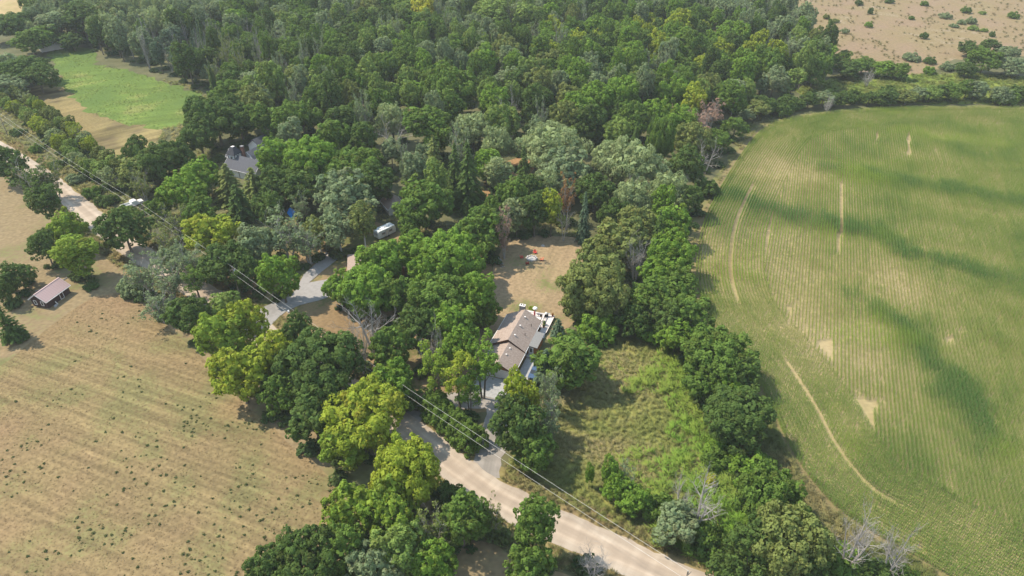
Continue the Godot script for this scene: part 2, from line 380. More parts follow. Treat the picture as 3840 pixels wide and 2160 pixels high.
const YARD := [Vector2(-75.2,-150.0),Vector2(-74.8,-161.7),Vector2(-65.7,-168.1),Vector2(-60.1,-172.5),Vector2(-50.9,-183.2),Vector2(-38.4,-179.5),Vector2(-28.0,-170.3),Vector2(-15.0,-161.7),Vector2(-5.2,-161.7),Vector2(-4.6,-132.8),Vector2(-4.2,-117.5),Vector2(0.2,-110.4),Vector2(1.0,-104.3),Vector2(-3.1,-102.0),Vector2(-7.0,-100.9),Vector2(-18.4,-102.0),Vector2(-23.5,-104.3),Vector2(-33.3,-112.9),Vector2(-44.0,-122.3),Vector2(-57.3,-134.4),Vector2(-66.1,-141.0)]
const LAWN := [Vector2(-5.2,-150.0),Vector2(-4.6,-159.7),Vector2(-2.9,-165.5),Vector2(1.4,-170.3),Vector2(8.2,-172.1),Vector2(18.3,-170.7),Vector2(19.8,-161.7),Vector2(18.0,-146.3),Vector2(15.4,-132.8),Vector2(12.1,-125.2),Vector2(9.3,-123.8),Vector2(3.9,-128.2),Vector2(-3.5,-125.2),Vector2(-4.9,-117.5),Vector2(-9.1,-110.4),Vector2(-15.9,-110.4),Vector2(-21.9,-118.2),Vector2(-18.0,-123.8),Vector2(-8.2,-128.2),Vector2(-5.2,-136.0)]
const CLEARING := [Vector2(-3.6,-222.3),Vector2(1.7,-225.6),Vector2(6.1,-224.2),Vector2(7.3,-216.8),Vector2(5.6,-211.5),Vector2(-2.7,-212.7),Vector2(-8.1,-203.2),Vector2(-6.1,-200.3),Vector2(-8.5,-194.8),Vector2(-10.4,-197.5),Vector2(-8.3,-212.1)]
const MEADOW := [Vector2(19.9,-130.5),Vector2(29.7,-132.8),Vector2(35.6,-123.8),Vector2(38.5,-111.6),Vector2(38.3,-99.8),Vector2(38.2,-89.4),Vector2(41.2,-81.1),Vector2(45.2,-73.7),Vector2(46.7,-68.3),Vector2(50.4,-62.7),Vector2(40.7,-61.4),Vector2(34.3,-65.5),Vector2(26.8,-68.9),Vector2(18.3,-73.5),Vector2(7.8,-79.2),Vector2(0.1,-83.6),Vector2(-1.3,-85.6),Vector2(0.9,-91.4),Vector2(8.1,-98.7),Vector2(13.6,-109.1)]
const GREEN := [Vector2(-235.9,-357.3),Vector2(-232.0,-368.9),Vector2(-212.5,-358.7),Vector2(-199.2,-335.8),Vector2(-177.9,-324.7),Vector2(-146.2,-300.9),Vector2(-131.1,-290.6),Vector2(-123.3,-262.8),Vector2(-133.1,-252.4),Vector2(-152.6,-258.6),Vector2(-167.4,-268.0),Vector2(-187.9,-290.6),Vector2(-200.9,-302.0),Vector2(-207.5,-317.6),Vector2(-224.7,-342.3)]
const STUBBLE := [Vector2(-212.4,-294.7),Vector2(-210.1,-309.1),Vector2(-207.5,-317.6),Vector2(-165.3,-285.6),Vector2(-135.8,-262.8),Vector2(-130.5,-242.7),Vector2(-130.0,-224.9),Vector2(-132.5,-218.4),Vector2(-136.8,-221.6),Vector2(-163.9,-250.4),Vector2(-188.9,-273.8)]
const PASTURE := [Vector2(158.6,-458.7),Vector2(210.3,-508.4),Vector2(266.4,-550.1),Vector2(500.1,-550.1),Vector2(332.2,-342.3),Vector2(239.0,-349.0),Vector2(215.8,-342.3),Vector2(188.2,-317.6),Vector2(153.6,-322.3),Vector2(155.9,-370.4),Vector2(152.3,-411.4)]
const STRIP := [Vector2(123.4,-298.3),Vector2(149.5,-316.4),Vector2(185.1,-318.8),Vector2(208.3,-321.1),Vector2(237.5,-314.7),Vector2(307.6,-311.9),Vector2(286.4,-285.6),Vector2(199.4,-279.9),Vector2(166.5,-279.9),Vector2(123.7,-279.9)]
const PALE_FAR := [Vector2(-487.3,-581.4),Vector2(-356.4,-550.1),Vector2(-299.3,-450.2),Vector2(-291.0,-425.2),Vector2(-314.3,-425.2),Vector2(-381.3,-439.9)]
const PALE_MID := [Vector2(-128.8,-634.8),Vector2(70.4,-634.8),Vector2(33.5,-468.6),Vector2(-27.1,-463.0),Vector2(-60.2,-467.5),Vector2(-77.6,-465.3)]
const CORN_EDGE := [Vector2(291.1,-271.6),Vector2(244.2,-273.4),Vector2(208.8,-274.7),Vector2(180.5,-275.2),Vector2(147.3,-273.4),Vector2(122.7,-268.0),Vector2(107.1,-261.5),Vector2(94.0,-250.4),Vector2(81.0,-230.0),Vector2(67.6,-204.6),Vector2(56.9,-182.4),Vector2(51.0,-165.9),Vector2(47.3,-151.8),Vector2(46.0,-137.7),Vector2(47.7,-126.7),Vector2(50.4,-115.5),Vector2(51.7,-103.2),Vector2(51.9,-92.4),Vector2(53.0,-84.7),Vector2(55.4,-77.7),Vector2(59.5,-72.5),Vector2(66.4,-66.2),Vector2(72.5,-60.1),Vector2(81.0,-52.8)]
const ROAD := [Vector2(-225.0,-262.8),Vector2(-200.1,-245.7),Vector2(-178.2,-229.0),Vector2(-155.1,-210.3),Vector2(-134.9,-191.6),Vector2(-121.4,-179.1),Vector2(-105.6,-164.9),Vector2(-91.2,-153.8),Vector2(-77.8,-143.1),Vector2(-65.6,-133.1),Vector2(-53.2,-122.9),Vector2(-42.1,-114.2),Vector2(-31.9,-105.5),Vector2(-21.8,-97.4),Vector2(-14.1,-90.2),Vector2(-4.9,-81.9),Vector2(1.5,-77.7),Vector2(8.9,-73.5),Vector2(17.6,-68.7),Vector2(25.9,-64.4),Vector2(34.2,-60.1),Vector2(41.8,-55.7)]
const DRIVE_N := [Vector2(-62.5,-135.7),Vector2(-57.9,-139.5),Vector2(-54.7,-144.5),Vector2(-54.5,-151.8),Vector2(-52.2,-157.7),Vector2(-50.4,-161.7),Vector2(-46.8,-159.9),Vector2(-49.7,-153.8),Vector2(-52.2,-147.8),Vector2(-48.1,-149.2),Vector2(-43.4,-151.1),Vector2(-41.1,-144.5),Vector2(-47.7,-140.0),Vector2(-52.0,-138.0),Vector2(-54.7,-135.4),Vector2(-55.9,-132.8),Vector2(-56.5,-130.9),Vector2(-57.9,-126.7),Vector2(-62.8,-130.9)]
const DRIVE_LOOP := [Vector2(-20.7,-96.0),Vector2(-19.9,-99.8),Vector2(-17.3,-103.2),Vector2(-11.3,-104.6),Vector2(-6.0,-105.0),Vector2(-2.1,-106.4)]
const DRIVE_MAIN := [Vector2(-4.9,-84.7),Vector2(-4.2,-90.4),Vector2(-3.1,-96.5),Vector2(-2.1,-103.2),Vector2(-1.1,-107.3),Vector2(0.2,-111.0)]
const FOREST := [Vector2(-339.5,-521.7),Vector2(-334.6,-565.4),Vector2(-228.5,-634.8),Vector2(-84.1,-550.1),Vector2(32.7,-550.1),Vector2(159.6,-483.6),Vector2(152.3,-411.4),Vector2(151.2,-363.0),Vector2(151.3,-335.8),Vector2(132.8,-295.7),Vector2(115.9,-276.1),Vector2(91.5,-258.6),Vector2(75.1,-224.9),Vector2(63.8,-200.3),Vector2(52.1,-172.5),Vector2(42.5,-150.0),Vector2(23.1,-161.7),Vector2(19.0,-179.5),Vector2(0.2,-179.5),Vector2(-19.7,-179.5),Vector2(-41.2,-189.5),Vector2(-63.1,-184.4),Vector2(-83.9,-189.5),Vector2(-97.6,-215.2),Vector2(-109.7,-250.4),Vector2(-117.6,-280.8),Vector2(-138.8,-299.9),Vector2(-149.4,-309.1),Vector2(-181.5,-332.7),Vector2(-207.3,-352.4),Vector2(-233.7,-378.0),Vector2(-248.3,-370.4)]
const STRIP_TREES := [Vector2(-216.9,-288.1),Vector2(-190.3,-264.9),Vector2(-165.4,-241.9),Vector2(-144.7,-220.9),Vector2(-127.5,-204.6)]
const HEDGE := [Vector2(92.1,-260.7),Vector2(107.2,-269.3),Vector2(123.1,-278.0),Vector2(134.9,-278.9),Vector2(150.1,-279.9),Vector2(167.4,-281.8),Vector2(184.5,-282.7),Vector2(201.1,-282.7),Vector2(221.0,-282.7)]
const BANDS := [[Vector2(69.4,-197.5),Vector2(74.6,-189.5),Vector2(84.7,-183.2),Vector2(94.3,-177.2),Vector2(103.9,-172.5),Vector2(110.1,-161.7),Vector2(117.8,-155.7),Vector2(133.2,-146.3)], [Vector2(87.6,-159.7),Vector2(85.1,-142.8),Vector2(89.4,-134.4),Vector2(91.0,-123.8),Vector2(92.8,-112.9),Vector2(91.9,-103.2),Vector2(90.7,-92.4)], [Vector2(107.3,-218.4),Vector2(124.8,-206.1),Vector2(141.2,-200.3),Vector2(159.9,-189.5)]]
const PALE := [Vector3(79.6,-168.1,12), Vector3(100.2,-151.8,14), Vector3(83.5,-151.8,12), Vector3(73.5,-132.8,11), Vector3(78.6,-122.3,10), Vector3(59.0,-161.7,12), Vector3(89.1,-212.1,14), Vector3(97.8,-203.2,12), Vector3(125.3,-159.7,12), Vector3(75.9,-111.6,10)]
const BARE := [[Vector2(69.9,-105.1),Vector2(74.5,-104.8),Vector2(70.3,-95.0)], [Vector2(69.0,-124.5),Vector2(72.9,-124.1),Vector2(70.0,-116.8)], [Vector2(103.7,-237.1),Vector2(101.3,-230.0),Vector2(96.4,-222.3),Vector2(96.2,-224.9)], [Vector2(78.0,-184.4),Vector2(72.9,-170.3),Vector2(66.1,-155.3),Vector2(65.8,-156.1),Vector2(71.5,-170.3)], [Vector2(136.1,-247.3),Vector2(137.0,-247.3),Vector2(133.0,-238.2),Vector2(132.2,-238.2)], [Vector2(147.5,-246.5),Vector2(148.7,-246.5),Vector2(139.4,-226.6),Vector2(138.4,-226.6)], [Vector2(107.0,-206.1),Vector2(107.8,-206.1),Vector2(95.2,-174.8),Vector2(89.3,-161.7),Vector2(88.8,-161.7)], [Vector2(66.3,-137.7),Vector2(68.3,-137.3),Vector2(66.6,-132.8)], [Vector2(100.4,-125.9),Vector2(101.5,-125.9),Vector2(99.8,-123.0),Vector2(98.3,-122.3)]]
const HOUSE_TURN := -0.34

# ---------------------------------------------------------------- naming and tagging
var taken := {}

func numbered(called: String) -> String:
	var k: int = taken.get(called, 0)
	taken[called] = k + 1
	return called if k == 0 else "%s_%03d" % [called, k]

func tag(o: Node, label := "", category := "", group := "", kind := ""):
	if label: o.set_meta("label", label)
	if category: o.set_meta("category", category)
	if group: o.set_meta("group", group)
	if kind: o.set_meta("kind", kind)
	return o

func thing(called: String, label: String, category: String, at := Vector3.ZERO, turn := 0.0, group := "") -> Node3D:
	var o := Node3D.new()
	o.name = numbered(called)
	add_child(o)
	o.position = at
	o.rotation.y = turn
	tag(o, label, category, group)
	return o

func part(called: String, mesh: Mesh, m: Material, parent: Node) -> MeshInstance3D:
	var o := MeshInstance3D.new()
	o.name = called
	o.mesh = mesh
	o.material_override = m
	o.cast_shadow = GeometryInstance3D.SHADOW_CASTING_SETTING_ON
	parent.add_child(o, true)
	return o

func setting(called: String, mesh: Mesh, m: Material) -> MeshInstance3D:
	var o := part(numbered(called), mesh, m, self)
	o.set_meta("kind", "structure")
	return o

func stuff(called: String, label: String, mesh: Mesh, m: Material, spots: Array, tints: Array, parent: Node = self) -> MultiMeshInstance3D:
	var mm := MultiMesh.new()
	mm.transform_format = MultiMesh.TRANSFORM_3D
	mm.use_colors = true
	mm.mesh = mesh
	mm.instance_count = spots.size()
	for i in spots.size():
		mm.set_instance_transform(i, spots[i])
		mm.set_instance_color(i, tints[i])
	var o := MultiMeshInstance3D.new()
	o.name = called
	o.multimesh = mm
	o.material_override = m
	parent.add_child(o, true)
	if label: o.set_meta("label", label)
	o.set_meta("kind", "stuff")
	return o

# ---------------------------------------------------------------- shapes
var st: SurfaceTool

func begin():
	st = SurfaceTool.new()
	st.begin(Mesh.PRIMITIVE_TRIANGLES)
	st.set_smooth_group(-1)

func done() -> ArrayMesh:
	st.generate_normals()
	return st.commit()

func quad(a: Vector3, b: Vector3, c: Vector3, d: Vector3):
	for v in [a, b, c, a, c, d]:
		st.add_vertex(v)

func tri(a: Vector3, b: Vector3, c: Vector3):
	st.add_vertex(a)
	st.add_vertex(b)
	st.add_vertex(c)

func hexa(p: Array):
	# eight corners: four below, four above, both clockwise from above
	quad(p[4], p[5], p[6], p[7])
	quad(p[3], p[2], p[1], p[0])
	for k in 4:
		var n := (k + 1) % 4
		quad(p[k], p[n], p[n + 4], p[k + 4])

func bx(at: Vector3, size: Vector3, turn := 0.0):
	var h := size / 2.0
	var p := []
	for y in [-h.y, h.y]:
		for c in [Vector2(-h.x, -h.z), Vector2(h.x, -h.z), Vector2(h.x, h.z), Vector2(-h.x, h.z)]:
			p.append(at + Vector3(c.x, y, c.y).rotated(Vector3.UP, turn))
	hexa(p)

func beam(a: Vector3, b: Vector3, w: float, t: float):
	var d := (b - a).normalized()
	var s := d.cross(Vector3.UP)
	s = (s.normalized() if s.length() > 0.01 else Vector3.RIGHT) * w / 2.0
	var u := s.cross(d).normalized() * t / 2.0
	hexa([a - s - u, b - s - u, b + s - u, a + s - u, a - s + u, b - s + u, b + s + u, a + s + u])

func tube(a: Vector3, b: Vector3, ra: float, rb: float, sides := 6):
	var d := (b - a).normalized()
	var s := d.cross(Vector3.UP if absf(d.y) < 0.9 else Vector3.RIGHT).normalized()
	var u := s.cross(d)
	for k in sides:
		var p := s * cos(TAU * k / sides) + u * sin(TAU * k / sides)
		var q := s * cos(TAU * (k + 1) / sides) + u * sin(TAU * (k + 1) / sides)
		if rb < 0.004:
			tri(a + p * ra, a + q * ra, b)
		else:
			quad(a + p * ra, a + q * ra, b + q * rb, b + p * rb)

func disc(at: Vector3, r: float, sides := 16):
	for k in sides:
		tri(at, at + Vector3(cos(TAU * k / sides), 0, sin(TAU * k / sides)) * r, at + Vector3(cos(TAU * (k + 1) / sides), 0, sin(TAU * (k + 1) / sides)) * r)

func dome(at: Vector3, r: float, h: float, rings := 5, sides := 14):
	for i in rings:
		var a := PI / 2 * i / rings
		var b := PI / 2 * (i + 1) / rings
		for k in sides:
			var f := TAU * k / sides
			var g := TAU * (k + 1) / sides
			quad(at + Vector3(cos(a) * cos(f) * r, sin(a) * h, cos(a) * sin(f) * r), at + Vector3(cos(a) * cos(g) * r, sin(a) * h, cos(a) * sin(g) * r),
				at + Vector3(cos(b) * cos(g) * r, sin(b) * h, cos(b) * sin(g) * r), at + Vector3(cos(b) * cos(f) * r, sin(b) * h, cos(b) * sin(f) * r))

func slope(a: Vector3, b: Vector3, c: Vector3, d: Vector3, t: float):
	# a roof side: the quad a b c d with thickness t below it
	var k := Vector3(0, -t, 0)
	hexa([a + k, b + k, c + k, d + k, a, b, c, d])

# ---------------------------------------------------------------- materials
var mat := {}

func plain(c: Color, rough := 0.9, spec := 0.3) -> StandardMaterial3D:
	var m := StandardMaterial3D.new()
	m.albedo_color = c.linear_to_srgb()
	m.roughness = rough
	m.metallic_specular = spec
	return m

func mottled(c: Color, d: Color, freq: float, scale: float, rough := 0.9) -> StandardMaterial3D:
	var m := plain(Color.WHITE, rough)
	var n := FastNoiseLite.new()
	n.seed = int(freq * 1000.0) + int(c.r * 977.0)
	n.frequency = freq
	n.fractal_octaves = 4
	var t := NoiseTexture2D.new()
	t.width = 256
	t.height = 256
	t.seamless = true
	t.noise = n
	var g := Gradient.new()
	g.set_color(0, c.linear_to_srgb())
	g.set_color(1, d.linear_to_srgb())
	t.color_ramp = g
	m.albedo_texture = t
	m.uv1_triplanar = true
	m.uv1_world_triplanar = true
	m.uv1_scale = Vector3.ONE * scale
	return m

func leafy(c: Color, rough := 0.75, back := 0.75) -> StandardMaterial3D:
	var m := plain(c, rough, 0.25)
	m.vertex_color_use_as_albedo = true
	m.backlight_enabled = true
	m.backlight = Color(back, back, back * 0.75).linear_to_srgb()
	return m

const GREENS := {
	"dk": Color(0.106, 0.172, 0.040), "md": Color(0.142, 0.232, 0.042), "br": Color(0.185, 0.310, 0.042), "lt": Color(0.225, 0.320, 0.075),
	"yg": Color(0.315, 0.385, 0.042), "y2": Color(0.240, 0.345, 0.045), "ye": Color(0.500, 0.510, 0.060), "ol": Color(0.220, 0.265, 0.075), "gg": Color(0.300, 0.370, 0.165),
	"gy": Color(0.235, 0.305, 0.150), "bg": Color(0.125, 0.190, 0.110), "rb": Color(0.360, 0.200, 0.075), "pk": Color(0.400, 0.265, 0.205), "sn": Color(0.1, 0.1, 0.08),
}

func make_materials():
	for k in GREENS:
		mat[k] = leafy(GREENS[k])
	mat["tinted_leaf"] = leafy(Color.WHITE)
	mat["bark"] = mottled(Color(0.10, 0.08, 0.06), Color(0.19, 0.16, 0.13), 0.05, 0.5)
	mat["dead"] = mottled(Color(0.25, 0.225, 0.205), Color(0.45, 0.42, 0.385), 0.05, 0.3)
	mat["birch"] = mottled(Color(0.45, 0.43, 0.38), Color(0.70, 0.68, 0.62), 0.05, 0.3)
	mat["roof_brown"] = mottled(Color(0.22, 0.165, 0.135), Color(0.44, 0.355, 0.30), 0.03, 0.28)
	mat["siding_brown"] = mottled(Color(0.25, 0.095, 0.035), Color(0.34, 0.14, 0.055), 0.03, 0.6)
	mat["fascia"] = plain(Color(0.09, 0.05, 0.035))
	mat["white"] = plain(Color(0.78, 0.77, 0.75), 0.6)
	mat["off_white"] = mottled(Color(0.58, 0.54, 0.51), Color(0.70, 0.66, 0.63), 0.04, 0.4)
	mat["deck"] = mottled(Color(0.60, 0.53, 0.50), Color(0.74, 0.67, 0.64), 0.04, 0.35)
	mat["glass_dark"] = plain(Color(0.03, 0.035, 0.04), 0.15, 0.6)
	mat["concrete"] = mottled(Color(0.29, 0.28, 0.27), Color(0.39, 0.38, 0.37), 0.03, 0.15)
	mat["grey_roof"] = mottled(Color(0.075, 0.078, 0.09), Color(0.135, 0.135, 0.15), 0.03, 0.3)
	mat["slate"] = mottled(Color(0.04, 0.042, 0.05), Color(0.075, 0.075, 0.085), 0.03, 0.3)
	mat["tan_roof"] = mottled(Color(0.26, 0.19, 0.155), Color(0.36, 0.28, 0.235), 0.03, 0.3)
	mat["flat_roof"] = mottled(Color(0.17, 0.165, 0.16), Color(0.27, 0.265, 0.26), 0.05, 0.3)
	mat["timber_dark"] = plain(Color(0.02, 0.02, 0.024))
	mat["brick"] = mottled(Color(0.16, 0.08, 0.06), Color(0.25, 0.13, 0.10), 0.08, 0.8)
	mat["metal_pink"] = plain(Color(0.50, 0.355, 0.335), 0.6, 0.35)
	mat["shed_wall"] = mottled(Color(0.045, 0.026, 0.024), Color(0.085, 0.048, 0.042), 0.04, 0.5)
	mat["red"] = plain(Color(0.55, 0.055, 0.05), 0.5)
	mat["coral"] = plain(Color(0.62, 0.21, 0.12), 0.6)
	mat["black"] = plain(Color(0.02, 0.02, 0.02), 0.5)
	mat["grey"] = plain(Color(0.34, 0.34, 0.35), 0.6)
	mat["steel"] = plain(Color(0.45, 0.46, 0.47), 0.35, 0.6)
	mat["blue"] = plain(Color(0.03, 0.25, 0.72), 0.45)
	mat["pool_water"] = plain(Color(0.03, 0.36, 0.70), 0.08, 0.6)
	mat["car_blue"] = plain(Color(0.05, 0.09, 0.17), 0.25, 0.6)
	mat["camper"] = mottled(Color(0.60, 0.63, 0.63), Color(0.70, 0.73, 0.73), 0.02, 0.2, 0.5)
	mat["teal"] = plain(Color(0.03, 0.22, 0.22), 0.6)
	mat["stone"] = mottled(Color(0.32, 0.30, 0.28), Color(0.58, 0.55, 0.52), 0.1, 0.6)
	mat["pole"] = mottled(Color(0.16, 0.13, 0.10), Color(0.26, 0.22, 0.18), 0.05, 0.5)
	mat["wire"] = plain(Color(0.62, 0.60, 0.55), 0.5)
	mat["terracotta"] = plain(Color(0.30, 0.12, 0.07))

# ---------------------------------------------------------------- ground
func painted(rect: Rect2, size: int, how: Dictionary) -> StandardMaterial3D:
	# base colours of a surface: two broad tones, patches of a third, mowing stripes and fine grain
	var bytes := PackedByteArray()
	bytes.resize(size * size * 3)
	var c0: Color = how.c0
	var c1: Color = how.c1
	var c2: Color = how.c2
	var edge: float = how.get("edge", 0.25)
	var stripe: float = how.get("stripe", 0.0)
	var sdir: Vector2 = how.get("sdir", Vector2.RIGHT)
	var swide: float = how.get("swide", 3.0)
	var grain: float = how.get("grain", 0.12)
	var k := 0
	for j in size:
		var z := rect.position.y + rect.size.y * (j + 0.5) / size
		for i in size:
			var x := rect.position.x + rect.size.x * (i + 0.5) / size
			var a := noise_a.get_noise_2d(x * 1.6, z * 1.6)
			var b := noise_b.get_noise_2d(x, z)
			var c := noise_c.get_noise_2d(x, z)
			var col := c0.lerp(c1, clampf(0.5 + a * 0.9 + b * 0.5, 0.0, 1.0))
			col = col.lerp(c2, clampf((b * 0.7 + a * 0.6 + c * 0.35 - edge) * 3.0, 0.0, 1.0))
			var f := 1.0 + grain * c
			if stripe > 0.0:
				var s := x * sdir.x + z * sdir.y
				var along := x * sdir.y - z * sdir.x
				f += stripe * noise_b.get_noise_2d(s * 16.0 / swide, along * 0.35) * clampf(0.6 + a * 2.0, 0.1, 1.2)
			bytes[k] = clampi(int(col.r * f * 255.0), 0, 255)
			bytes[k + 1] = clampi(int(col.g * f * 255.0), 0, 255)
			bytes[k + 2] = clampi(int(col.b * f * 255.0), 0, 255)
			k += 3
	var im := Image.create_from_data(size, size, false, Image.FORMAT_RGB8, bytes)
	var m := StandardMaterial3D.new()
	m.albedo_texture = ImageTexture.create_from_image(im)
	m.roughness = 0.95
	m.metallic_specular = 0.15
	return m

func ragged(p: Array, amount: float, each := 3.0) -> PackedVector2Array:
	var out := PackedVector2Array()
	for i in p.size():
		var a: Vector2 = p[i]
		var b: Vector2 = p[(i + 1) % p.size()]
		var n := clampi(int(a.distance_to(b) / each), 1, 60)
		for k in n:
			var q := a.lerp(b, float(k) / n)
			out.append(q + Vector2(noise_b.get_noise_2d(q.x * 3.0, q.y * 3.0), noise_b.get_noise_2d(q.y * 3.0 + 90.0, q.x * 3.0)) * amount)
	return out

func bounds(p: Array) -> Rect2:
	var r := Rect2(p[0], Vector2.ZERO)
	for q in p:
		r = r.expand(q)
	return r

func sheet(called: String, p: Array, y: float, amount: float, size: int, how: Dictionary):
	var q := ragged(p, amount)
	var r := bounds(Array(q))
	var tris := Geometry2D.triangulate_polygon(q)
	if tris.is_empty():
		q = PackedVector2Array(p)
		r = bounds(p)
		tris = Geometry2D.triangulate_polygon(q)
	var v := PackedVector3Array()
	var n := PackedVector3Array()
	var uv := PackedVector2Array()
	for a in q:
		v.append(Vector3(a.x, y, a.y))
		n.append(Vector3.UP)
		uv.append((a - r.position) / r.size)
	for t in range(0, tris.size(), 3):   # every face looks up
		var e := (q[tris[t + 1]] - q[tris[t]]).cross(q[tris[t + 2]] - q[tris[t]])
		if e < 0.0:
			var swap := tris[t + 1]
			tris[t + 1] = tris[t + 2]
			tris[t + 2] = swap
	setting(called, from_arrays(v, n, tris, uv), painted(r, size, how))

func from_arrays(v: PackedVector3Array, n: PackedVector3Array, i: PackedInt32Array, uv := PackedVector2Array(), c := PackedColorArray()) -> ArrayMesh:
	var a := []
	a.resize(Mesh.ARRAY_MAX)
	a[Mesh.ARRAY_VERTEX] = v
	a[Mesh.ARRAY_NORMAL] = n
	a[Mesh.ARRAY_INDEX] = i
	if uv.size(): a[Mesh.ARRAY_TEX_UV] = uv
	if c.size(): a[Mesh.ARRAY_COLOR] = c
	var m := ArrayMesh.new()
	m.add_surface_from_arrays(Mesh.PRIMITIVE_TRIANGLES, a)
	return m

func smooth_line(p: Array, step := 2.0) -> PackedVector2Array:
	var c := Curve2D.new()
	for i in p.size():
		var a: Vector2 = p[maxi(i - 1, 0)]
		var b: Vector2 = p[mini(i + 1, p.size() - 1)]
		var t := (b - a) / 6.0
		c.add_point(p[i], -t, t)
	c.bake_interval = 0.5
	var out := PackedVector2Array()
	var n := int(c.get_baked_length() / step)
	for k in n + 1:
		out.append(c.sample_baked(c.get_baked_length() * k / n))
	return out

func ribbon(called: String, p: Array, wide: float, y: float, ragged_by: float, m: Material, crown := 0.06):
	var line := smooth_line(p, 1.5)
	var v := PackedVector3Array()
	var n := PackedVector3Array()
	var uv := PackedVector2Array()
	var ix := PackedInt32Array()
	var run := 0.0
	for k in line.size():
		var d := (line[mini(k + 1, line.size() - 1)] - line[maxi(k - 1, 0)]).normalized()
		var s := Vector2(-d.y, d.x)
		if k > 0: run += line[k].distance_to(line[k - 1])
		for j in 7:
			var f := (j - 3) / 3.0
			var w := wide * 0.5 * f
			if absf(f) > 0.9:
				w += ragged_by * signf(f) * (noise_c.get_noise_2d(line[k].x + f * 50.0, line[k].y) + noise_b.get_noise_2d(line[k].x + f * 50.0, line[k].y))
			var q := line[k] + s * w
			v.append(Vector3(q.x, y + crown * (1.0 - f * f), q.y))
			n.append(Vector3.UP)
			uv.append(Vector2(f * 0.5 + 0.5, run / 60.0))
		if k > 0:
			for j in 6:
				var b := k * 7 + j
				ix.append_array([b - 7, b, b + 1, b - 7, b + 1, b - 6])
	setting(called, from_arrays(v, n, ix, uv), m)

func gravel(c0: Color, c1: Color, tracks: float) -> StandardMaterial3D:
	var w := 96
	var h := 1024
	var bytes := PackedByteArray()
	bytes.resize(w * h * 3)
	var k := 0
	for j in h:
		for i in w:
			var u := (i + 0.5) / w
			var a := noise_b.get_noise_2d(u * 60.0, j * 0.07) * 0.5 + noise_b.get_noise_2d(u * 9.0, j * 0.35) * 0.5
			var t := absf(absf(u - 0.5) - 0.2)
			var f := 1.0 + 0.10 * a + 0.05 * noise_c.get_noise_2d(i * 3.0, j * 3.0) + tracks * (0.05 - clampf(t, 0.0, 0.12))
			var col := c0.lerp(c1, clampf(0.5 + a + (absf(u - 0.5) - 0.35) * 2.0, 0.0, 1.0))
			bytes[k] = clampi(int(col.r * f * 255.0), 0, 255)
			bytes[k + 1] = clampi(int(col.g * f * 255.0), 0, 255)
			bytes[k + 2] = clampi(int(col.b * f * 255.0), 0, 255)
			k += 3
	var m := StandardMaterial3D.new()
	m.albedo_texture = ImageTexture.create_from_image(Image.create_from_data(w, h, false, Image.FORMAT_RGB8, bytes))
	m.roughness = 0.95
	m.metallic_specular = 0.2
	return m

